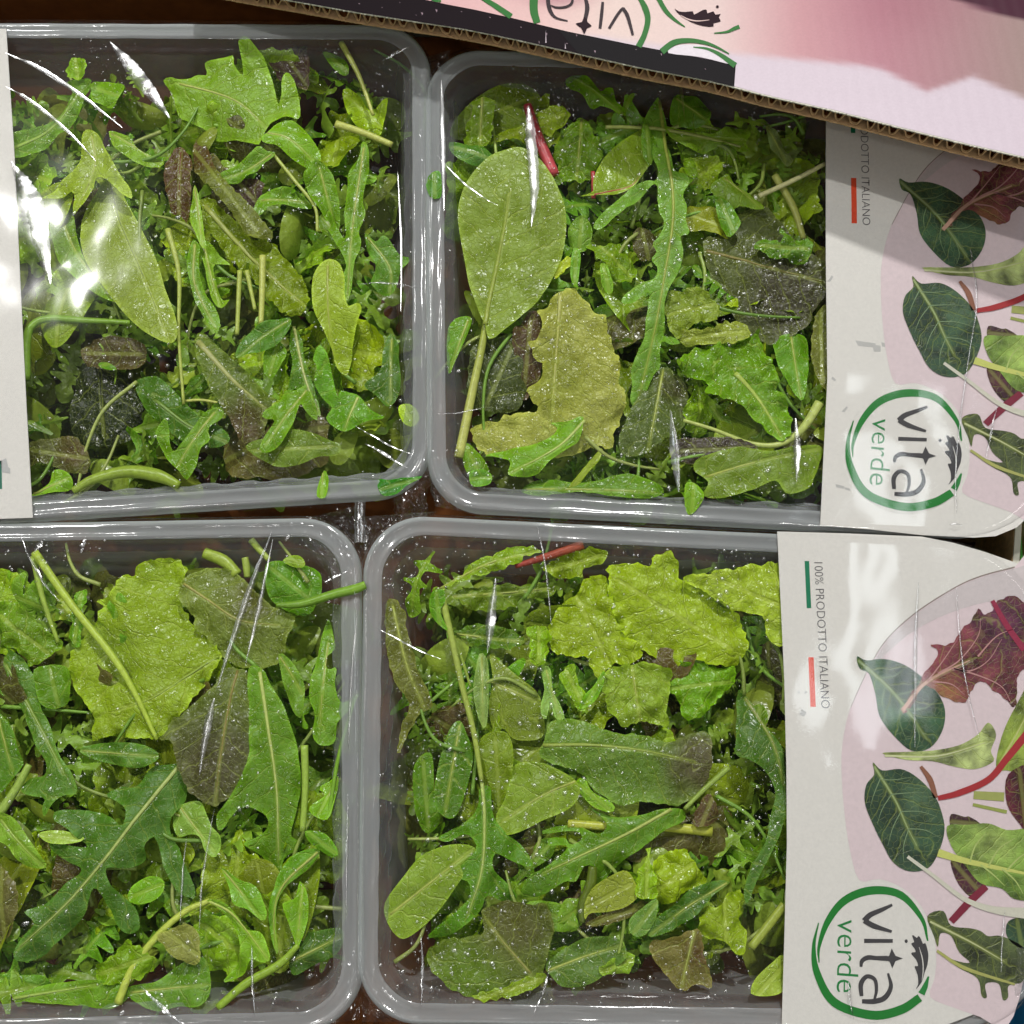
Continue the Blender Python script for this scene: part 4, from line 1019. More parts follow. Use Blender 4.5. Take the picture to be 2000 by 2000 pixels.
for pk in 'ABCD':
    for i in range(66):
        k, me = LIB[fr_.randrange(16)]
        for _ in range(40):
            p = in_pack(pk, fr_, 0.02)
            an, sc = fr_.uniform(0, 6.28), fr_.uniform(0.75, 1.3)
            dx = np.array([math.cos(an), math.sin(an)]) * 0.5 * me.vertices[0].id_data.get('len', 0.04) * sc
            ends = np.array([p - dx, p + dx])
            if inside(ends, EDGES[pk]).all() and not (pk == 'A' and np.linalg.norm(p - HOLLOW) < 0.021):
                break
        o = bpy.data.objects.new(NAMES[k], me)
        COL.objects.link(o)
        z = -0.0075 - 0.012 * fr_.random()
        o.location = (p[0], p[1], z)
        o.rotation_euler = (fr_.uniform(-0.6, 0.6), fr_.uniform(-0.5, 0.5), an)
        o.scale = (sc, sc, sc)
        cz = np.empty(len(me.vertices) * 3)
        me.vertices.foreach_get('co', cz)
        top_z = (cz.reshape(-1, 3) @ np.array(o.rotation_euler.to_matrix()).T)[:, 2].max() * sc
        o.location.z = min(z, -0.0035 - top_z)
        b = fr_.uniform(0.65, 1.25)
        o.color = (b * fr_.uniform(0.85, 1.2), b, b * fr_.uniform(0.8, 1.2), 1)
        o['label'] = near(pk, p, KN[k] + ' leaf')
        o['category'] = 'leaf'
        o['group'] = 'small leaves of the tangle in the ' + PHRASE[pk]
    for i in range(20):
        p = in_pack(pk, fr_, 0.02)
        L = fr_.uniform(0.02, 0.05)
        an = fr_.uniform(0, 6.28)
        cv = fr_.uniform(-0.25, 0.25) * L
        ln = np.array([(-L / 2, 0, 0), (-L / 6, cv, 0.001), (L / 6, cv * 0.8, 0.0), (L / 2, 0, -0.002)])
        v, f = tube(smooth_line(ln, 5), [0.0009, 0.0007, 0.0005], 7)
        me = mesh_np('stem', v, f)
        set_col(me, np.array(lin(fr_.choice([(150, 172, 80), (168, 182, 98), (120, 160, 60)]))) * fr_.uniform(0.9, 1.4))
        o = link('leaf_stem', me, M['st'])
        o.location = (p[0], p[1], -0.004 - 0.007 * fr_.random())
        o.rotation_euler = (0, fr_.uniform(-0.12, 0.12), an)
        o['label'] = near(pk, p, 'loose stem')
        o['category'] = 'stem'
        o['group'] = 'loose stems of the tangle in the ' + PHRASE[pk]
    # the depth of the pack: a mass nobody could count
    VV, FF, CC, n0 = [], [], [], 0
    lo = []
    for k, me in LIB:
        c = np.empty(len(me.vertices) * 3)
        me.vertices.foreach_get('co', c)
        tri = [tuple(pp.vertices) for pp in me.polygons]
        cl = np.empty(len(me.vertices) * 4, np.float32)
        me.color_attributes['Col'].data.foreach_get('color', cl)
        lo.append((c.reshape(-1, 3), np.array(tri), cl.reshape(-1, 4)[:, :3]))
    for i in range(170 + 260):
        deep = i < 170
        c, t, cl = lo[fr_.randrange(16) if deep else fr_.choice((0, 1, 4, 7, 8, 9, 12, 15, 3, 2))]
        p = in_pack(pk, fr_, 0.02)
        if True:
            while (pk == 'A' and not deep and np.linalg.norm(p - HOLLOW) < 0.022) or not inside(np.array([p]), INNER[pk])[0]:
                p = in_pack(pk, fr_, 0.02)
        R = np.array(Matrix.Rotation(fr_.uniform(0, 6.28), 3, 'Z') @ Matrix.Rotation(fr_.uniform(-0.9, 0.9), 3, 'X') @ Matrix.Rotation(fr_.uniform(-0.6, 0.6), 3, 'Y'))
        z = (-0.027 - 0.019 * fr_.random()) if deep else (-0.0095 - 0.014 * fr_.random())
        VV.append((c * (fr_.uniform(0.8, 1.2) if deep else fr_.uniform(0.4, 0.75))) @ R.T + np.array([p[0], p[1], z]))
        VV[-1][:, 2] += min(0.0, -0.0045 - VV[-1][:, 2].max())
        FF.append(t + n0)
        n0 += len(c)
        CC.append(cl * (fr_.uniform(0.4, 0.85) if deep else fr_.uniform(0.5, 1.15)) * np.array([fr_.uniform(0.85, 1.15), 1, 1]))  # leaf colours lowered, deepest most, to paint shade into the gaps
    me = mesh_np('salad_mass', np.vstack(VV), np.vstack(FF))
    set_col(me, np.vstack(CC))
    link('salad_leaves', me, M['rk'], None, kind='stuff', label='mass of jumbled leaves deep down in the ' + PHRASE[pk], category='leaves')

# ------------------------------------------------------------------ flat print helpers
def flat_poly(pts3, name, col, parent, off=None, mat='print', smooth=0, inv=None):
    p = np.asarray(pts3, float)
    if smooth:
        p = smooth_line(p, smooth, True)
    n = len(p)
    q = [Vector((a[0], a[1])) for a in p]
    vs, es, fs, ov, *_ = delaunay_2d_cdt(q, [(i, (i + 1) % n) for i in range(n)], [list(range(n))], 1, 1e-8)
    # heights: fit the plane through the outline
    A = np.c_[p[:, :2], np.ones(n)]
    co, *_ = np.linalg.lstsq(A, p[:, 2], rcond=None)
    v = np.array([(a.x, a.y, co[0] * a.x + co[1] * a.y + co[2]) for a in vs])
    if off is not None:
        v = v - off
    fs = [f if ((v[f[1]] - v[f[0]])[0] * (v[f[2]] - v[f[0]])[1] - (v[f[1]] - v[f[0]])[1] * (v[f[2]] - v[f[0]])[0]) > 0 else f[::-1] for f in fs]
    me = mesh_np(name, v, fs, False)
    set_col(me, np.array(lin(col)))
    return link(name, me, M[mat], parent)
def ribbon2(pts2, widths, n=6):
    p = smooth_line(np.asarray(pts2, float), n)
    w = np.interp(np.linspace(0, 1, len(p)), np.linspace(0, 1, len(widths)), widths) * 0.5
    t = np.gradient(p, axis=0)
    t /= np.linalg.norm(t, axis=1)[:, None] + 1e-9
    nr = np.c_[-t[:, 1], t[:, 0]]
    return p + nr * w[:, None], p - nr * w[:, None]
def stroke(to3, f, line, widths, name, col, parent, off, mat='print', lift=0):
    l, r = ribbon2(P(line) if isinstance(line, str) else line, widths)
    L3 = [to3(fr(f, q), lift) for q in l]
    R3 = [to3(fr(f, q), lift) for q in r]
    n = len(L3)
    v = np.array(L3 + R3) - off
    fs = []
    for i in range(n - 1):
        q = (i, i + 1, n + i + 1, n + i)
        a, b, c = v[q[0]], v[q[1]], v[q[2]]
        if (b - a)[0] * (c - a)[1] - (b - a)[1] * (c - a)[0] < 0:
            q = q[::-1]
        fs.append(q)
    me = mesh_np(name, v, fs, False)
    set_col(me, np.array(lin(col)))
    return link(name, me, M[mat], parent)
def text_print(body, p0, p1, height, up, name, col, parent, off, z, thin=0.0):
    """text running from p0 to p1 (3-D points), letter height given"""
    cu = bpy.data.curves.new(name, 'FONT')
    cu.body = body
    cu.size = 1.0
    cu.offset = thin
    cu.resolution_u = 3
    tmp = bpy.data.objects.new('tmp_text', cu)
    COL.objects.link(tmp)
    dg = bpy.context.evaluated_depsgraph_get()
    me = bpy.data.meshes.new_from_object(tmp.evaluated_get(dg))
    bpy.data.objects.remove(tmp)
    bpy.data.curves.remove(cu)
    c = np.empty(len(me.vertices) * 3)
    me.vertices.foreach_get('co', c)
    c = c.reshape(-1, 3)
    x0, x1 = c[:, 0].min(), c[:, 0].max()
    d = np.asarray(p1) - np.asarray(p0)
    L = np.linalg.norm(d)
    d /= L
    u = np.asarray(up, float)
    capm = 0.72
    out = np.asarray(p0) + np.outer((c[:, 0] - x0) / (x1 - x0) * L, d) + np.outer(c[:, 1] / capm * height, u)
    out[:, 2] = z
    me.vertices.foreach_set('co', (out - off).ravel())
    me.update()
    if len(me.polygons) and me.polygons[0].normal.z < 0:
        me.flip_normals()
    set_col(me, np.array(lin(col)))
    me.name = name
    return link(name, me, M['print'], parent)

# ------------------------------------------------------------------ paper labels
ZL = 0.0017
STEP = 0.00007
def make_label(pk, outline_px, lab):
    pack = PK[pk]
    p = np.array([W(x, y, ZL) for x, y in outline_px])
    off = np.array(pack['off'])
    n = len(p)
    c2 = p[:, :2].mean(0)
    me_v, me_f = [], []
    vs, es, fs, *_ = delaunay_2d_cdt([Vector(a[:2]) for a in p], [(i, (i + 1) % n) for i in range(n)], [list(range(n))], 1, 1e-8)
    top = np.array([(a.x, a.y, ZL) for a in vs])
    bot = top - np.array([0, 0, 0.0004])
    m = len(top)
    fs2 = [tuple(f) for f in fs] + [tuple(i + m for i in f[::-1]) for f in fs] + [(i, i + m, (i + 1) % n + m, (i + 1) % n) for i in range(n)]
    me = mesh_np('label_card', np.vstack([top, bot]) - off, fs2, False)
    o = link('label_card', me, M['card'], pack['e'])
    o['label'] = lab
    return o, off
LABELPOLY = {}
def sim(a0, a1, b0, b1):
    """similarity a->b in the plane"""
    a0, a1, b0, b1 = [complex(*v[:2]) for v in (a0, a1, b0, b1)]
    k = (b1 - b0) / (a1 - a0)
    return lambda v: (lambda z: np.array([z.real, z.imag, v[2]]))(b0 + k * (complex(v[0], v[1]) - a0))
def label_art(pk, card, off, tf, clip):
    """everything printed on the card; artwork read in frame E (the whole label), carried over by tf"""
    def to3(px, lift):
        v = W(px[0], px[1], ZL)
        v = tf(v)
        v[2] = ZL + STEP * (1 + lift)
        return v
    def poly(s, col, name, lift=0, sm=4, f='E'):
        pts = [to3(fr(f, q), lift) for q in P(s)]
        flat_poly(pts, name, col, card, off, 'print', sm)
    def st(line, w, col, name, lift=0, f='E'):
        stroke(to3, f, line, w, name, col, card, off, 'print', lift)
    def pleaf(s, col, rib=None, rc=(150, 165, 110), lift=2, tint=None, rw=8, name='printed_leaf', kd='pr'):
        pts = np.array([to3(fr('E', q), lift) for q in P(s)])
        c = pts.mean(0)
        rb = np.array([to3(fr('E', q), lift) for q in P(rib)])[:, :2] - c[:2] if rib else None
        tn = None
        if tint:
            tn = []
            for (tc, x, y, r, so) in tint:
                w = to3(fr('E', (x, y)), lift)[:2] - c[:2]
                tn.append((tc, w[0], w[1], r * 0.0001, so * 0.0001))
        me, rl, zr = build_leaf(pts[:, :2] - c[:2], rb, kd, col, 500 + len(s), tn, 1.0, 0.0)
        me.vertices.foreach_get
        cc = np.zeros(len(me.vertices) * 3)
        me.vertices.foreach_get('co', cc)
        cc = cc.reshape(-1, 3)
        cc[:, 2] = 0
        me.vertices.foreach_set('co', (cc + c - off).ravel())
        link(name, me, M['printleaf'], card)
        if rib and rw:
            st(rib, [rw, rw * 0.7, rw * 0.25], rc, 'printed_vein', lift + 1)
    # pink bowl behind the leaves
    poly('1010,196 930,210 800,245 700,290 560,380 450,480 380,590 310,740 280,880 278,1000 290,1150 310,1280 345,1390 420,1385 510,1420 580,1490 620,1590 635,1680 628,1760 612,1830 700,1870 800,1905 900,1945 965,1760 985,1500 1010,1200', (221, 203, 206), 'printed_bowl', 0, 3)
    poly('1010,200 930,214 800,249 700,294 560,384 450,484 384,592 420,560 520,470 640,400 780,350 900,330 1010,330', (206, 196, 196), 'printed_bowl_rim', 1, 3)
    st('930,208 800,243 700,288 560,378 450,478 380,588 312,735', [5, 4, 4, 3, 2], (150, 138, 130), 'printed_rim_line', 2)
    # leaves in the bowl
    pleaf('335,545 370,560 440,555 520,580 600,640 650,700 668,760 655,830 610,890 540,900 470,840 420,770 405,690 380,610 345,590', (50, 82, 54), '340,560 480,690 600,860', (140, 160, 110), 3, [((30, 56, 40), 560, 640, 90, 60)])
    pleaf('430,910 520,905 620,900 720,880 790,840 830,795 860,840 840,900 850,940 780,970 700,960 620,940 520,935', (168, 182, 116), '440,920 640,920 820,870', (205, 210, 160), 3)
    pleaf('500,750 540,680 590,610 630,560 640,520 610,500 680,500 740,440 790,365 810,390 840,380 880,330 940,325 975,370 975,560 940,640 930,740 880,700 800,640 740,715 680,710 640,680 590,660 530,740', (116, 56, 66), '505,750 600,640 760,560', (200, 160, 140), 4, [((84, 40, 62), 890, 430, 110, 60), ((140, 92, 66), 680, 690, 60, 40)], 16, kd='rp')
    for ln_ in ('600,640 660,560 720,470', '640,610 720,560 790,470 800,400', '690,590 760,600 830,560 880,480', '620,640 690,650 740,690', '700,590 800,620 880,660 915,720', '790,545 860,470 930,440'):
        st(ln_, [7, 4, 1.5], (190, 140, 136), 'printed_vein', 6)
    for ln_ in ('420,625 470,620 520,590', '470,690 530,680 580,640', '520,745 590,740 640,705', '440,660 430,710 440,770', '500,725 495,790 520,860', '555,795 570,850 560,890'):
        st(ln_, [4, 3, 1], (120, 148, 100), 'printed_vein', 6)
    for ln_ in ('430,1010 480,1010 540,1000', '465,1065 530,1060 600,1060', '500,1130 570,1130 640,1150', '530,1195 590,1200 650,1230', '425,1000 400,1060 385,1110', '465,1065 430,1120 410,1180', '500,1130 470,1190 450,1260', '530,1195 510,1260 510,1320'):
        st(ln_, [4, 3, 1], (124, 148, 108), 'printed_vein', 6)
    for ln_ in ('760,1320 780,1260 820,1210', '830,1335 870,1270 930,1230', '900,1350 950,1300 990,1280', '800,1330 850,1370 890,1410', '880,1345 930,1390 960,1440'):
        st(ln_, [7, 5, 2], (178, 196, 112), 'printed_vein', 7)
    st('845,335 900,430 965,520', [16, 22, 24], (150, 44, 72), 'printed_stalk', 6)
    pleaf('860,960 880,850 930,740 1005,640 1005,960 900,975', (136, 156, 64), '870,955 930,850 1000,720', (190, 196, 120), 3)
    pleaf('395,945 430,975 500,970 560,1000 620,1060 650,1120 665,1200 640,1290 600,1345 530,1355 470,1320 430,1250 400,1190 365,1100 370,1030 400,990', (46, 72, 50), '400,960 480,1090 520,1180 560,1260', (150, 168, 110), 4, [((74, 100, 72), 560, 1090, 60, 60), ((30, 50, 36), 440, 1120, 70, 50)])
    st('640,1080 720,1060 830,1010 900,930 985,825', [18, 24, 24, 26, 30], (166, 44, 48), 'printed_stalk', 5)
    st('575,960 610,1010 632,1078', [12, 22, 18], (140, 92, 70), 'printed_stalk', 4)
    pleaf('905,990 1005,970 1005,1240 950,1180 900,1100', (80, 24, 40), None, lift=4)
    st('775,1068 890,1075', [30, 34], (160, 166, 92), 'printed_stalk', 3)
    st('772,1104 900,1132', [12, 14], (150, 160, 80), 'printed_stalk', 3)
    pleaf('690,1140 740,1150 760,1150 800,1180 740,1200 690,1190', (66, 38, 46), None, lift=3)
    pleaf('690,1310 760,1340 820,1400 800,1440 760,1450 710,1390', (72, 34, 46), None, lift=3)
    pleaf('675,1185 750,1180 830,1175 900,1200 1005,1215 1005,1440 930,1460 880,1420 800,1400 740,1330 690,1260', (122, 152, 66), '640,1285 760,1320 1000,1370', (200, 206, 110), 5, [((96, 128, 50), 900, 1400, 70, 50), ((150, 172, 90), 850, 1250, 60, 60)], 30)
    st('525,1300 620,1370 740,1460 850,1500 985,1515', [12, 14, 18, 26, 44], (208, 206, 188), 'printed_stalk', 6)
    st('690,1545 760,1470 822,1412', [26, 30, 26], (126, 34, 56), 'printed_stalk', 4)
    pleaf('600,1525 660,1505 690,1560 760,1570 800,1580 830,1600 880,1600 960,1640 985,1700 960,1770 930,1780 905,1790 905,1830 885,1840 870,1780 820,1780 825,1830 805,1825 790,1760 720,1720 650,1670 640,1655 700,1690 760,1700 720,1660 690,1600 650,1590 640,1640 625,1600', (72, 84, 48), '610,1545 760,1620 890,1695', (190, 196, 140), 3)
    st('636,1655 740,1720 930,1782', [10, 14, 8], (170, 172, 96), 'printed_stalk', 5)
    pleaf('905,1545 960,1530 985,1560 985,1640 940,1640 900,1600', (40, 66, 44), None, lift=3)
    # flag bars and writing
    poly('138,185 155,185 163,363 146,363', (16, 122, 84), 'printed_bar', 0, 0)
    poly('152,548 172,548 180,735 160,735', (226, 74, 40), 'printed_bar', 0, 0)
    a0, a1 = to3(fr('E', (174, 190)), 1), to3(fr('E', (201, 741)), 1)
    dd = a1 - a0
    up = np.array([-dd[1], dd[0], 0.0]) / np.linalg.norm(dd)
    text_print('100% PRODOTTO ITALIANO', a0, a1, 33 / 1.932 * 0.0002, up, 'printed_text', (98, 96, 98), card, off, ZL + 2 * STEP, -0.012)
    a0, a1 = to3(fr('E', (262, 1535)), 1), to3(fr('E', (258, 1810)), 1)
    dd = a1 - a0
    up = np.array([-dd[1], dd[0], 0.0]) / np.linalg.norm(dd)
    text_print('verde', a0, a1, 80 / 1.932 * 0.0002, up, 'printed_text', (30, 128, 62), card, off, ZL + 3 * STEP, -0.008)
    # round white ground of the emblem, its two green brush strokes, the lettering and the little leaf
    cx, cy_, rx, ry = 398, 1664, 236, 262
    poly(' '.join('%f,%f' % (cx + rx * math.cos(t), cy_ + ry * math.sin(t)) for t in np.linspace(0, 2 * math.pi, 40, endpoint=False)), (222, 219, 212), 'emblem_ground', 1, 0)
    GR = (20, 122, 40)
    st('602,1618 580,1535 500,1445 390,1428 290,1465 225,1545 192,1640 192,1700', [6, 16, 28, 32, 30, 24, 12, 4], GR, 'emblem_stroke', 2)
    st('190,1550 172,1640 185,1740 250,1850 390,1898 500,1878 572,1832', [4, 14, 26, 32, 34, 34, 30], GR, 'emblem_stroke', 3)
    st('578,1818 592,1790 605,1752', [26, 20, 6], (34, 128, 56), 'emblem_stroke', 3)
    INK = (64, 62, 64)
    st('468,1482 430,1500 385,1520 362,1543', [10, 16, 20, 22], INK, 'emblem_letter', 3)
    st('362,1541 400,1562 466,1583', [20, 20, 10], INK, 'emblem_letter', 4)
    st('362,1618 470,1618', [16, 14], INK, 'emblem_letter', 3)
    st('350,1716 354,1694 376,1681 410,1683 450,1684', [10, 16, 18, 16, 20], INK, 'emblem_letter', 3)
    poly('508,1684 480,1694 468,1722 458,1696 430,1686 456,1674 466,1646 480,1674', INK, 'emblem_letter', 4, 2)
    st('452,1740 463,1790 440,1832 400,1846 354,1846', [8, 16, 20, 20, 16], INK, 'emblem_letter', 3)
    st('352,1826 350,1780 372,1752 402,1764 408,1806 398,1846', [14, 18, 16, 14, 12, 8], INK, 'emblem_letter', 4)
    poly('240,600 265,595 310,630 340,600 375,650 405,720 440,710 470,800 485,900 470,1040 430,1150 400,1260 370,1320 310,1395 300,1390 330,1330 325,1200 280,1080 290,1055 330,1050 300,960 230,880 240,850 290,845 280,800 230,730 240,705 270,690', INK, 'emblem_leaf', 3, 2, 'J')
    st('345,770 395,950 405,1120 388,1275', [6, 16, 14, 6], (222, 219, 212), 'emblem_leaf_vein', 4, 'J')
    poly(' '.join('%f,%f' % (150 + 24 * math.cos(t), 680 + 28 * math.sin(t)) for t in np.linspace(0, 6.283, 12, endpoint=False)), INK, 'emblem_dot', 3, 0, 'J')

M['printleaf'] = leaf_mat('printed_leaf_ink', 0.38, 0.0, 0.0075, 0.45, 0.75, (0.35, 2.0), 120.0)
ident = lambda v: np.array(v, float)
BRL = [(1518, 1038), (1525, 1180), (1532, 1330), (1536, 1500), (1537, 1650), (1532, 1830), (1526, 2030), (1780, 2026), (1853, 2000), (1918, 1975), (1974, 1957), (1996, 1923), (2012, 1860), (2030, 1700), (2040, 1400), (2036, 1200), (2010, 1112), (1981, 1098), (1924, 1078), (1862, 1060), (1800, 1048), (1660, 1042)]
LABELPOLY['D'] = np.array([W(x - 12, y, ZL)[:2] for x, y in BRL])
card, off = make_label('D', BRL[::-1], 'off-white paper label with the complete green ring emblem')
label_art('D', card, off, ident, None)
TRL = [(1614, 120), (1613, 300), (1613, 500), (1616, 740), (1608, 900), (1602, 1026), (1700, 1034), (1800, 1045), (1903, 1050), (1945, 1047), (1986, 1030), (2000, 1017), (2045, 960), (2055, 800), (2055, 400), (2050, 140)]
LABELPOLY['B'] = np.array([W(x - 12, y, ZL)[:2] for x, y in TRL])
card2, off2 = make_label('B', TRL[::-1], 'off-white paper label cut off by the carton flap')
T = sim(W(*fr('E', (160, 548)), ZL), W(*fr('E', (398, 1664)), ZL), W(*fr('F', (338, 402)), ZL), W(*fr('F', (553, 1484)), ZL))
label_art('B', card2, off2, T, None)
LABELPOLY['A'] = np.array([W(x, y, ZL)[:2] for x, y in ((-300, 40), (22, 40), (38, 300), (50, 560), (62, 800), (76, 1030), (-300, 1040))])
card3, off3 = make_label('A', [(-300, 56), (12, 56), (28, 300), (40, 560), (52, 800), (64, 1011), (-300, 1024)], 'blank grey-white edge of a paper label')
flat_poly([W(x, y, ZL + STEP) for x, y in ((-12, 900), (3, 900), (4, 955), (-12, 955))], 'printed_bar', (10, 110, 84), card3, off3)
flat_poly([W(x, y, ZL + STEP) for x, y in ((0, 900), (12, 895), (16, 912), (20, 915), (20, 925), (4, 922))], 'printed_mark', (184, 184, 182), card3, off3)
# faint grey smudges of lettering showing on the labels
for pk, cd_, of_, L in (('B', card2, off2, ((1690, 672, 40, 10, 0.1), (1712, 680, 16, 14, 0), (1730, 674, 20, 8, 0.2), (1622, 545, 14, 5, -1.0), (1628, 740, 10, 5, 0.6), (1640, 950, 18, 6, 0.2), (1655, 955, 12, 5, 0.2), (1650, 800, 14, 5, -0.9))), ('D', card, off, ((1560, 1352, 5, 5, 0), (1573, 1352, 5, 5, 0), (1568, 1392, 12, 12, 0.5)))):
    for li_, (x, y, w, h, an) in enumerate(L):
        c_, s_ = math.cos(an), math.sin(an)
        flat_poly([W(x + c_ * a_ - s_ * b_, y + s_ * a_ + c_ * b_, ZL + STEP * (0.35 + 0.07 * li_)) for a_, b_ in ((-w / 2, -h / 2), (w / 2, -h / 3), (w / 2, h / 2), (-w / 3, h / 2))], 'printed_mark', (188, 187, 183), cd_, of_)

def proj(p):
    d = p - CAM
    zc = -(d[1] * (-SP) + d[2] * CP)
    yc = d[1] * CP + d[2] * SP
    return 1000 + FPX * d[0] / zc, 1000 - FPX * yc / zc
# ------------------------------------------------------------------ film creases that catch the lamps
def crease(pk, f, line, widths, power=1.0, z=0.0036):
    pack = PK[pk]
    pts = smooth_line(np.array([W(*fr(f, q), z) for q in P(line)]), 16)
    n = len(pts)
    w = np.interp(np.linspace(0, 1, n), np.linspace(0, 1, len(widths)), widths) * 0.0002 / FR[f][2] * 0.5
    w = w * (0.12 + np.sin(np.linspace(0, math.pi, n)) ** 0.6)
    t = np.gradient(pts, axis=0)
    t /= np.linalg.norm(t, axis=1)[:, None]
    # the ridge leans towards the lamp that lies most nearly across it
    best = None
    mid = pts[n // 2]
    V = CAM - mid
    V /= np.linalg.norm(V)
    for lp in LAMPS:
        Lv = np.array(lp) - mid
        Lv /= np.linalg.norm(Lv)
        H = V + Lv
        H /= np.linalg.norm(H)
        al = abs(H @ t[n // 2])
        if best is None or al < best[0]:
            best = (al, lp)
    lp = np.array(best[1])
    A = math.radians(13)
    v = []
    K = 7
    for i in range(n):
        side = np.cross(t[i], (0, 0, 1.0))
        side /= np.linalg.norm(side)
        V = CAM - pts[i]
        V /= np.linalg.norm(V)
        Lv = lp - pts[i]
        Lv /= np.linalg.norm(Lv)
        H = V + Lv
        th0 = math.atan2(H @ side, H[2])
        th0 = max(-0.6, min(0.6, th0))
        R = w[i] / math.sin(A)
        und = 0.00022 * math.sin(i * 0.33 + pts[0][0] * 900) + 0.0001 * math.sin(i * 0.71 + 1)
        jig = 0.25 * w[i] * noise.noise(Vector((i * 0.7, pts[i][0] * 300, 2)))
        for k in range(K):
            a = A * (2 * k / (K - 1) - 1)
            x, zz = R * math.sin(a), R * math.cos(a) - R
            x2 = x * math.cos(th0) + zz * math.sin(th0)
            z2 = -x * math.sin(th0) + zz * math.cos(th0)
            v.append(pts[i] + side * (x2 + jig) + np.array([0, 0, z2 + und]))
    fs = []
    for i in range(n - 1):
        for k in range(K - 1):
            q = i * K + k
            fs.append((q, q + 1, q + K + 1, q + K))
    v = np.array(v) - pack['off']
    me = mesh_np('crease', v, fs)
    o = link('film_crease', me, M['crease'], pack['film'])
    return o
for pk, f, line, w in [
    ('A', 'A', '20,190 150,250 300,350 440,460', [10, 16, 14, 8]), ('A', 'A', '20,310 120,370 250,480 345,580', [8, 14, 12, 8]),
    ('A', 'A', '395,150 470,240 540,330 610,425', [24, 50, 46, 24]), ('A', 'A', '40,580 90,680 130,800 180,1020', [26, 70, 90, 50]),
    ('A', 'A', '1430,620 1442,900 1440,1120', [6, 10, 6]),
    ('B', 'B', '448,300 455,400 470,600 460,760', [26, 40, 36, 18]), ('B', 'B', '120,205 125,450 130,700', [14, 18, 12]),
    ('B', 'B', '985,1450 1000,1600 1015,1760', [14, 34, 22]), ('B', 'B', '1455,1480 1462,1600 1460,1720', [14, 26, 16]),
    ('B', 'F', '805,680 830,900 800,1100 750,1500 750,1740', [14, 8, 6, 7, 8]), ('B', 'F', '910,1310 885,1420 865,1520', [5, 7, 4]),
    ('B', 'F', '720,1780 740,1776 775,1780', [5, 6, 4]),
    ('C', 'C', '978,160 880,420 780,730', [10, 22, 16]), ('C', 'C', '980,190 930,430 880,650', [8, 16, 10]),
    ('C', 'C', '770,1160 730,1400 715,1600', [5, 8, 5]), ('C', 'C', '670,1260 655,1420 648,1570', [4, 7, 4]),
    ('C', 'C', '905,1650 908,1780 916,1905', [8, 9, 5]), ('C', 'C', '1286,420 1262,700 1252,950', [8, 10, 8]),
    ('C', 'C', '1250,1100 1247,1300 1243,1560', [6, 9, 7]), ('C', 'C', '770,760 745,860 715,1040', [20, 26, 16]),
    ('C', 'C', '160,190 140,210 120,240', [8, 20, 10]), ('C', 'C', '308,180 300,210 290,240', [8, 12, 6]),
    ('D', 'D', '680,140 710,300 730,500', [6, 7, 6]), ('D', 'D', '530,330 512,480 500,600', [18, 34, 16]),
    ('D', 'D', '262,1600 268,1740 264,1870', [5, 11, 7]),
    ('D', 'E', '568,260 556,560 555,890', [7, 12, 8]), ('D', 'E', '710,280 740,600 800,860', [4, 6, 4]),
    ('D', 'E', '895,1500 885,1620 880,1740', [5, 7, 5]),
]:
    crease(pk, f, line, w)

wr_ = random.Random(12)
for pk in 'ABCD':
    q_ = ring(PK[pk]['quad'], 0.004, RAD, right=PK[pk]['right'])
    cc_ = q_.mean(0)
    k_ = 0
    while k_ < 4:
        e_ = q_[wr_.randrange(len(q_))]
        if abs(e_[0]) > 0.2 or abs(e_[1]) > 0.2:
            continue
        k_ += 1
        d_ = (cc_ - e_) / np.linalg.norm(cc_ - e_)
        an_ = wr_.uniform(-0.5, 0.5)
        d_ = np.array([d_[0] * math.cos(an_) - d_[1] * math.sin(an_), d_[0] * math.sin(an_) + d_[1] * math.cos(an_)])
        ln_ = wr_.uniform(0.008, 0.034)
        px_ = [proj(np.array([*(e_ + d_ * ln_ * t_ + np.array([-d_[1], d_[0]]) * ln_ * 0.06 * math.sin(t_ * 3 + k_)), 0.0036])) for t_ in (0, 0.35, 0.7, 1.0)]
        crease(pk, 'S', ' '.join('%f,%f' % v_ for v_ in px_), [1.5, wr_.uniform(3.0, 8.0), 1.5])

# ------------------------------------------------------------------ crumpled loose film between the packs
def crumple(pk, corners, nx, ny, z, amp, seed):
    pack = PK[pk]
    c = [np.array(p, float) for p in corners]
    v, fs = [], []
    for j in range(ny + 1):
        for i in range(nx + 1):
            u, w = i / nx, j / ny
            q = (c[0] * (1 - u) + c[1] * u) * (1 - w) + (c[3] * (1 - u) + c[2] * u) * w
            p = W(q[0], q[1], z)
            s = 95.0
            h = 1 - abs(noise.noise(Vector((p[0] * s * 1.6, p[1] * s * 0.6, seed)))) * 2.2
            h += 0.7 * (1 - abs(noise.noise(Vector((p[0] * s * 2.5 + 5, p[1] * s * 2.1, seed + 1)))) * 2)
            ed = min(u, 1 - u, w, 1 - w) * 6
            p[2] += amp * h * min(1.0, 0.4 + ed)
            p[0] += 0.0014 * noise.noise(Vector((p[1] * 140, p[0] * 60, seed + 4)))
            v.append(p - pack['off'])
    for j in range(ny):
        for i in range(nx):
            q = j * (nx + 1) + i
            fs.append((q, q + nx + 2, q + 1)) if False else fs.append((q, q + 1, q + nx + 2, q + nx + 1))
    link('film_tail', mesh_np('film_tail', np.array(v), fs, False), M['fold'], pack['e'])
crumple('C', [(560, 1022), (716, 985), (722, 1180), (690, 1180)], 46, 40, -0.012, 0.0022, 1)
crumple('D', [(712, 1010), (850, 1000), (760, 1090), (716, 1200)], 40, 40, -0.010, 0.0024, 2)
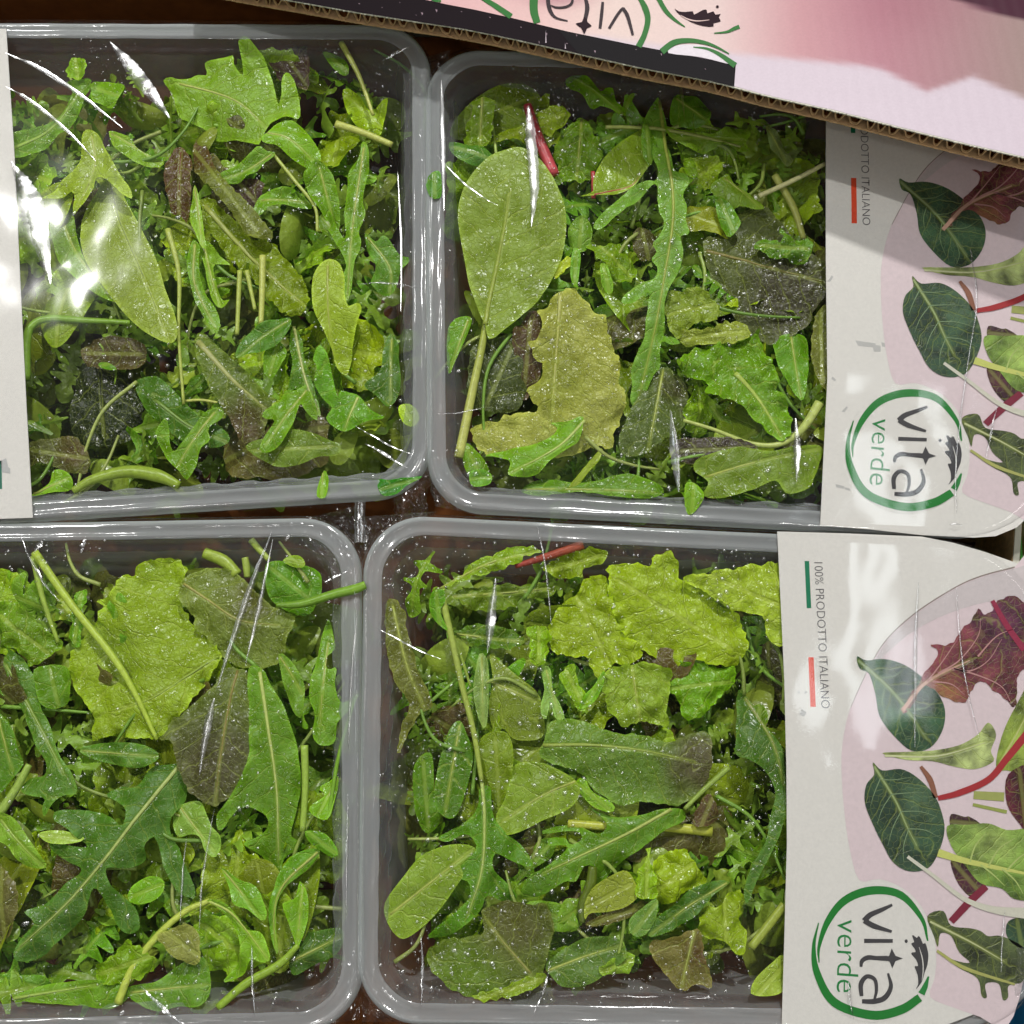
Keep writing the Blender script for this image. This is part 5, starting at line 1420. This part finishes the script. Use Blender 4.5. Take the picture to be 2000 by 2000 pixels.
crumple('A', [(770, 890), (850, 880), (830, 1010), (770, 1010)], 34, 36, -0.014, 0.0026, 3)
crumple('B', [(828, 880), (870, 900), (905, 1000), (850, 990)], 30, 34, -0.010, 0.0024, 4)
crumple('B', [(806, 120), (880, 100), (845, 300), (834, 420)], 34, 50, -0.006, 0.0022, 5)
crumple('C', [(660, 1880), (706, 1820), (706, 1990), (650, 1998)], 34, 44, -0.012, 0.0026, 6)
crumple('D', [(706, 1830), (740, 1900), (830, 1995), (708, 1995)], 36, 44, -0.012, 0.0026, 7)
crumple('D', [(1985, 1850), (2030, 1850), (2030, 1940), (1980, 1945)], 26, 34, 0.0015, 0.0016, 8)
# upright tape-like fold of film standing in the middle gap
pts = np.array([W(703, y, -0.004) for y in np.linspace(980, 1060, 14)])
v, fs = [], []
for i, p in enumerate(pts):
    for k, dx in enumerate((-0.0021, -0.0008, 0.0008, 0.0021)):
        v.append(p + np.array([dx + 0.0004 * noise.noise(Vector((i * 0.6, 0, 3))), 0, 0.0012 * (k in (1, 2)) + 0.0008 * noise.noise(Vector((i * 0.9, k * 1.3, 5)))]))
for i in range(len(pts) - 1):
    for k in range(3):
        q = i * 4 + k
        fs.append((q, q + 1, q + 5, q + 4))
link('film_strip', mesh_np('film_strip', np.array(v) - PK['C']['off'], fs), M['crease'], PK['C']['e'])

# ------------------------------------------------------------------ condensation under the film
tv, tf = [], []
tv.append((0, 0, 1.0))
for lat, r in ((0.72, 0.69), (0.0, 1.0)):
    for k in range(7):
        an = 2 * math.pi * k / 7
        tv.append((r * math.cos(an), r * math.sin(an), lat))
for k in range(7):
    tf.append((0, 1 + k, 1 + (k + 1) % 7))
    tf.append((1 + k, 8 + k, 8 + (k + 1) % 7))
    tf.append((1 + k, 8 + (k + 1) % 7, 1 + (k + 1) % 7))
tv, tf = np.array(tv), np.array(tf)
for pk, seedd, nd in (('A', 11, 2100), ('B', 12, 3600), ('C', 13, 2100), ('D', 14, 3900)):
    pack = PK[pk]
    rg = ring(pack['quad'], 0.007, RAD, right=pack['right'])
    r = np.random.default_rng(seedd)
    lo, hi = np.maximum(rg.min(0), -0.23), np.minimum(rg.max(0), 0.23)
    hi[0] = min(hi[0], W(1610 if pk == 'B' else 1530, 1000)[0]) if pk in 'BD' else hi[0]
    if pk == 'A':
        lo[0] = W(40, 500)[0]
    c = r.uniform(lo, hi, (nd * 4, 2))
    c = c[inside(c, rg)]
    if pk in LABELPOLY:
        c = c[~inside(c, LABELPOLY[pk])]
    keep = np.array([noise.noise(Vector((x * 26, y * 26, seedd))) * 1.3 + 0.36 for x, y in c]) > r.random(len(c))
    c = c[keep][:nd]
    rad = np.clip(np.exp(r.normal(math.log(0.0002), 0.65, len(c))), 0.0001, 0.0011)
    hgt = rad * r.uniform(0.45, 0.75, len(c))
    st_ = r.uniform(0.8, 1.5, len(c))
    an = r.uniform(0, 6.28, len(c))
    ca, sa = np.cos(an)[:, None], np.sin(an)[:, None]
    x, y = tv[None, :, 0] * (rad * st_)[:, None], tv[None, :, 1] * rad[:, None]
    V3 = np.stack([c[:, :1] + ca * x - sa * y, c[:, 1:] + sa * x + ca * y, 0.0021 + tv[None, :, 2] * hgt[:, None]], 2).reshape(-1, 3) - pack['off']
    F3 = (tf[None] + (np.arange(len(c)) * len(tv))[:, None, None]).reshape(-1, 3)
    o = link('condensation_drops', mesh_np('condensation', V3, F3), M['drop'], pack['e'])
    o['kind'] = 'stuff'

# ------------------------------------------------------------------ the carton the packs stand in
ZF = -0.0545
def box_mesh(x0, x1, y0, y1, z0, z1):
    v = [(x, y, z) for z in (z0, z1) for y in (y0, y1) for x in (x0, x1)]
    f = [(0, 2, 3, 1), (4, 5, 7, 6), (0, 1, 5, 4), (2, 6, 7, 3), (0, 4, 6, 2), (1, 3, 7, 5)]
    return v, f
YB = W(1000, 60, -0.05)[1]
cart = bpy.data.objects.new('cardboard_carton', None)
COL.objects.link(cart)
cart['label'] = 'brown cardboard carton holding the four salad packs'
cart['category'] = 'carton'
v, f = box_mesh(-0.42, 0.40, -0.32, YB, ZF - 0.004, ZF)
link('base_panel', mesh_np('base_panel', v, f, False), M['kraft'], cart)
v, f = box_mesh(-0.42, 0.40, YB, YB + 0.004, ZF, 0.012)
link('back_panel', mesh_np('back_panel', v, f, False), M['kraft'], cart)
# right wall, leaning line seen between the label ends
ra, rb = W(1990, 900, -0.012), W(1912, 2060, -0.012)
def wall(pa, pb, z0, z1, t):
    d = (pb - pa)[:2]
    d /= np.linalg.norm(d)
    n = np.array([-d[1], d[0]]) * t
    v = []
    for z in (z0, z1):
        for p in (pa, pb):
            v.append((p[0], p[1], z))
            v.append((p[0] + n[0], p[1] + n[1], z))
    f = [(0, 1, 3, 2), (4, 6, 7, 5), (0, 4, 5, 1), (2, 3, 7, 6), (0, 2, 6, 4), (1, 5, 7, 3)]
    return v, f
v, f = wall(ra, rb, ZF, -0.0122, 0.003)
link('side_panel', mesh_np('side_panel', v, f, False), M['kraftl'], cart)  # paler board tone paints in the light on this wall
v, f = wall(ra + np.array([0.0002, 0, 0]), rb + np.array([0.0002, 0, 0]), -0.0120, -0.0114, 0.0024)
link('panel_edge', mesh_np('panel_edge', v, f, False), M['white'], cart)
# barcode sticker on the back panel, in the shade of the flap
stk = [WP(x, y, (0, YB - 0.0004, 0), (0, 1.0, 0)) for x, y in ((770, 50), (1040, 62), (1040, 98), (770, 96))]
me = mesh_np('barcode_sticker', np.array(stk), [(3, 2, 1, 0)], False)
set_col(me, np.array(lin((92, 92, 84))))
bs_ = link('barcode_sticker', me, M['print'], cart)
bx = 789.0
br_ = random.Random(3)
vv, ff = [], []
while bx < 1022:
    w = br_.choice([2.0, 2.0, 3.5, 5.5])
    for x, y in ((bx, 82), (bx + w, 82), (bx + w, 97), (bx, 97)):
        vv.append(WP(x, y, (0, YB - 0.0006, 0), (0, 1.0, 0)))
    k = len(vv)
    ff.append((k - 1, k - 2, k - 3, k - 4))
    bx += w + br_.choice([2.0, 3.0, 4.5])
me = mesh_np('barcode', np.array(vv), ff, False)
set_col(me, np.array(lin((14, 14, 16))))
link('barcode_lines', me, M['print'], bs_, kind='stuff')

# ------------------------------------------------------------------ neighbours beyond the carton wall
nb = bpy.data.objects.new('green_box', None)
COL.objects.link(nb)
nb['label'] = 'sliver of a green printed box beyond the carton wall'
nb['category'] = 'box'
p, q = W(1992, 900, -0.014), W(1992, 1180, -0.014)
v, f = box_mesh(p[0], p[0] + 0.06, q[1], p[1], -0.05, -0.014)
link('box_body', mesh_np('box_body', v, f, False), M['pale'], nb)
flat_poly([W(x, y, -0.0137) for x, y in ((1992, 1010), (1994, 1036), (1999, 1106), (1992, 1104))], 'printed_stripe', (56, 160, 16), nb)
bb = bpy.data.objects.new('blue_crate', None)
COL.objects.link(bb)
bb['label'] = 'blue ribbed plastic crate at the lower right corner'
bb['category'] = 'crate'
x0 = W(1924, 1990, -0.03)[0]
ys0, ys1 = W(1960, 2060, -0.03)[1], W(1960, 1740, -0.03)[1]
nx = 60
v, f = [], []
for i in range(nx + 1):
    x = x0 + 0.05 * i / nx
    zt = -0.03 + 0.0022 * abs(math.sin(i / nx * math.pi * 5)) + 0.004 * min(1, i / 12)
    for y, z in ((ys0, ZF), (ys0, zt), (ys1, zt), (ys1, ZF)):
        v.append((x, y, z))
for i in range(nx):
    for k in range(3):
        a0 = i * 4 + k
        f.append((a0, a0 + 4, a0 + 5, a0 + 1))
f.append((0, 1, 2, 3))
link('crate_wall', mesh_np('crate_wall', v, f), M['blue'], bb)
wp = W(1962, 2000, -0.024)
v, f = box_mesh(wp[0] - 0.0005, wp[0] + 0.0004, ys0, ys1, -0.03, -0.0235)
link('white_strip', mesh_np('white_strip', v, f, False), M['white'], bb)

# ------------------------------------------------------------------ printed carton flap
BETA = math.radians(16)
FN = np.array([0, math.sin(BETA), math.cos(BETA)])
FP0 = W(1250, 130, 0.030)
def FW(px, py, lift=0.0):
    return WP(px, py, FP0 + FN * lift, FN)
EDGE = [(380, -34), (497, -13), (600, 5), (700, 23), (803, 39), (907, 55), (1010, 76), (1129, 103), (1259, 132), (1388, 157), (1500, 186), (1629, 215), (1759, 248), (1888, 280), (2000, 306), (2120, 336)]
flap = bpy.data.objects.new('printed_carton_flap', None)
COL.objects.link(flap)
flap['label'] = 'corrugated carton flap with pink print and upside-down lettering'
flap['category'] = 'carton flap'
edge3 = smooth_line(np.array([FW(x, y) for x, y in EDGE]), 12)
L = np.r_[0, np.cumsum(np.linalg.norm(np.diff(edge3, axis=0), axis=1))]
sN = np.arange(0, L[-1], 0.0006)
edge3 = np.c_[[np.interp(sN, L, edge3[:, k]) for k in range(3)]].T
jit = np.array([0.00025 * noise.noise(Vector((s_ * 900, 1, 1))) + 0.0003 * noise.noise(Vector((s_ * 190, 2, 1))) for s_ in sN])
inw = np.cross(FN, np.gradient(edge3, axis=0))
inw /= np.linalg.norm(inw, axis=1)[:, None]
if inw[len(inw) // 2][1] < 0:
    inw = -inw
WB = [(900, 60), (1180, 72), (1330, 96), (1500, 110), (1681, 127), (1720, 134), (1759, 153), (1810, 178), (1901, 149), (2000, 191), (2150, 240)]
def flap_col(x, y):
    wy = np.interp(x, [p[0] for p in WB], [p[1] for p in WB])
    white = np.array([216, 201, 212.])
    xs = [700, 900, 1050, 1200, 1400, 1560, 1720, 1850, 2000, 2200]
    cols = np.array([(222, 172, 174), (226, 180, 180), (230, 192, 188), (232, 208, 200), (228, 202, 198), (204, 152, 158), (186, 130, 142), (176, 132, 138), (164, 138, 134), (150, 130, 122)], float)
    pink = np.array([np.interp(x, xs, cols[:, k]) for k in range(3)])
    d = 0.28 * math.exp(-((x - 1760) / 120) ** 2 - ((y - 10) / 60) ** 2) + 0.5 * math.exp(-((x - 1090) / 60) ** 2 - ((y + 4) / 16) ** 2)
    pink = pink * (1 - d) + np.array([152, 88, 104.]) * d
    if True:
        py_ = np.interp(x, [1850, 2000], [0, 40])
        if x > 1850 and y < py_:
            k = min(1, (py_ - y) / 3)
            pink = pink * (1 - k) + np.array([70, 20, 44.]) * k
    m = 1 / (1 + math.exp(-(y - wy) / 2.2))
    return pink * (1 - m) + white * m
nd_ = 46
tv_, tc_, tf_ = [], [], []
depth = 0.12
for i, p in enumerate(edge3):
    for j in range(nd_ + 1):
        dd = jit[i] * (j == 0) + depth * (j / nd_)
        qq = p + inw[i] * dd
        tv_.append(qq)
        x, y = proj(qq)
        tc_.append(lin(flap_col(x, y)))
m_ = nd_ + 1
for i in range(len(edge3) - 1):
    for j in range(nd_):
        q0 = i * m_ + j
        tf_.append((q0, q0 + m_, q0 + m_ + 1, q0 + 1))
nb_top = len(tv_)
me = mesh_np('top_liner', np.array(tv_), tf_)
if me.polygons[0].normal.z < 0:
    me.flip_normals()
set_col(me, np.array(tc_))
top = link('top_liner', me, M['flap'], flap)
TH = 0.0056
per_ = 0.0054
fv, ff = [], []
ndp = 5
for i, p in enumerate(edge3):
    ph = sN[i] / per_ * 2 * math.pi + 2.8 * noise.noise(Vector((sN[i] * 95, 7, 1)))
    w = math.sin(ph)
    w = math.copysign(abs(w) ** 0.55, w)
    sq = 0.85 + 0.5 * noise.noise(Vector((sN[i] * 120, 1, 9)))
    z = -TH / 2 + (TH / 2 - 0.0004) * w * sq
    for j in range(ndp):
        fv.append(p + inw[i] * (0.0004 + 0.003 * j + 0.5 * jit[(i + 3) % len(jit)]) + FN * z)
for i in range(len(edge3) - 1):
    for j in range(ndp - 1):
        q0 = i * ndp + j
        ff.append((q0, q0 + ndp, q0 + ndp + 1, q0 + 1))
link('fluting', mesh_np('fluting', np.array(fv), ff), M['kraft'], flap)  # dark tone paints in the shade inside the flutes
# light cut edge of the fluted sheet
ev, ef = [], []
fr0 = np.array(fv).reshape(len(edge3), ndp, 3)[:, 0]
tn_ = np.gradient(fr0, axis=0)
tn_ /= np.linalg.norm(tn_, axis=1)[:, None]
for i in range(len(fr0)):
    nn_ = np.cross(tn_[i], inw[i])
    nn_ /= np.linalg.norm(nn_)
    for a_, b_ in ((0.0002, 0.0008), (0.0002, -0.0002), (-0.0002, -0.0002), (-0.0002, 0.0008)):
        ev.append(fr0[i] + nn_ * a_ + inw[i] * b_)
for i in range(len(fr0) - 1):
    for k in range(3):
        a0 = i * 4 + k
        ef.append((a0, a0 + 1, a0 + 5, a0 + 4))
link('fluting_edge', mesh_np('fluting_edge', np.array(ev), ef, False), M['kraftl'], flap)
def liner(name, h0, h1, mat, inset, dp):
    v, f = [], []
    for i, p in enumerate(edge3):
        e0 = inset + jit[(i * 7 + 11) % len(jit)] * 1.3
        for dd, h in ((e0, h0), (dp, h0), (dp, h1), (e0, h1)):
            v.append(p + inw[i] * dd + FN * h)
    for i in range(len(edge3) - 1):
        for k in range(4):
            a0, b0 = i * 4 + k, i * 4 + (k + 1) % 4
            f.append((a0, b0, b0 + 4, a0 + 4))
    link(name, mesh_np(name, np.array(v), f, False), M[mat], flap)
liner('liner_edge', -0.00012, -0.0006, 'white', -0.0005, 0.012)
liner('bottom_liner', -TH + 0.0001, -TH - 0.0004, 'kraftl', -0.0003, 0.07)
zero = np.zeros(3)
def f3(px, lift):
    return FW(px[0], px[1], 0.00012 + STEP * lift)
def fpoly(f, s, col, name, lift=0, sm=0):
    flat_poly([f3(fr(f, q), lift) for q in P(s)], name, col, top, zero, 'dull', sm)
def fst(f, s, w, col, name, lift=0):
    stroke(f3, f, s, w, name, col, top, zero, 'print', lift)
fpoly('S', '380,-33 497,-12 600,6 700,24 803,40 907,56 1010,77 1129,104 1259,133 1388,158 1434,169 1437,127 1340,107 1243,89 1111,62 1000,35 928,19 870,8 816,-4 700,-40 380,-60', (20, 7, 15), 'printed_band', 0)
fpoly('S', '1090,58 1129,104 1259,133 1388,158 1433,168.5 1436,128 1340,108 1243,90 1111,63', (24, 21, 24), 'printed_band_end', 1)
GG = (38, 112, 40); INK2 = (44, 26, 34)
fst('G', '732,215 790,120 826,72 842,62', [20, 22, 20, 22], INK2, 'printed_letter', 2)
fst('G', '836,60 868,110 890,180 912,264', [24, 28, 24, 18], INK2, 'printed_letter', 3)
fst('G', '685,14 676,110 664,215', [20, 26, 22], INK2, 'printed_letter', 2)
fst('G', '545,-60 558,0 568,60 556,130 545,170', [16, 26, 34, 30, 34], INK2, 'printed_letter', 2)
fpoly('G', '550,126 572,168 602,195 566,212 545,258 524,212 480,178 526,166', INK2, 'printed_letter', 3, 2)
fst('G', '285,-60 272,0 288,80 330,132 420,158', [26, 30, 30, 18, 10], INK2, 'printed_letter', 2)
fst('G', '292,40 340,56 410,50 452,20 456,-40', [10, 16, 18, 20, 16], INK2, 'printed_letter', 3)
fst('G', '955,-30 1005,60 1025,150 1000,260 955,352', [30, 46, 42, 40, 46], GG, 'emblem_stroke', 2)
fst('G', '165,-40 165,80 190,172', [64, 60, 50], GG, 'emblem_stroke', 2)
fst('G', '1095,-30 1160,80 1230,150 1305,202', [36, 34, 22, 8], GG, 'emblem_stroke', 2)
fpoly('G', '1228,65 1260,85 1310,90 1365,85 1375,110 1440,75 1470,75 1475,100 1520,85 1535,110 1575,105 1560,130 1575,160 1520,175 1520,200 1440,195 1350,165 1280,120 1245,90', INK2, 'emblem_leaf', 2, 2)
fst('G', '1275,116 1330,145 1400,158 1490,150', [4, 10, 8, 4], (226, 196, 190), 'emblem_leaf_vein', 3)
fpoly('G', ' '.join('%f,%f' % (1550 + 11 * math.cos(t), 50 + 11 * math.sin(t)) for t in np.linspace(0, 6.283, 12, endpoint=False)), INK2, 'emblem_dot', 2)
fst('G', '1526,250 1620,240 1680,214 1716,200', [8, 18, 28, 30], GG, 'emblem_stroke', 2)
fpoly('G', '1180,400 1240,345 1340,335 1450,345 1560,390 1640,450 1670,490 1420,430', (232, 224, 230), 'emblem_ground', 2, 3)
fst('G', '1130,390 1220,322 1330,305 1440,318 1540,352 1638,405', [50, 44, 36, 28, 18, 8], GG, 'emblem_stroke', 3)
fst('G', '1368,355 1470,367 1570,412 1685,494', [8, 18, 30, 46], GG, 'emblem_stroke', 4)
fst('I', '1170,-20 1300,60 1440,155', [40, 50, 56], GG, 'emblem_stroke', 2)
fst('I', '690,-12 730,5 780,10', [26, 26, 20], GG, 'emblem_stroke', 2)
# worn white nicks along the dark band
nr = random.Random(4)
for (x, y) in ((780, 4), (745, 14), (812, 28), (822, 24), (955, 33), (1016, 52), (1040, 42), (1052, 80), (1065, 64), (1105, 84), (1125, 67), (1160, 98), (1240, 96), (1290, 104), (1376, 134), (900, 22), (850, 18), (700, 6)):
    w, h = nr.uniform(1, 5), nr.uniform(1, 7)
    fpoly('S', '%f,%f %f,%f %f,%f' % (x, y, x + w, y + h * 0.2, x + w * 0.6, y + h), (150, 130, 140), 'worn_nick', 3)
for x, y0, y1 in ((1066, 58, 84), (1104, 84, 95)):
    fpoly('S', '%f,%f %f,%f %f,%f' % (x, y0, x + 1.6, y1, x - 1, y1), (190, 176, 184), 'worn_nick', 4)
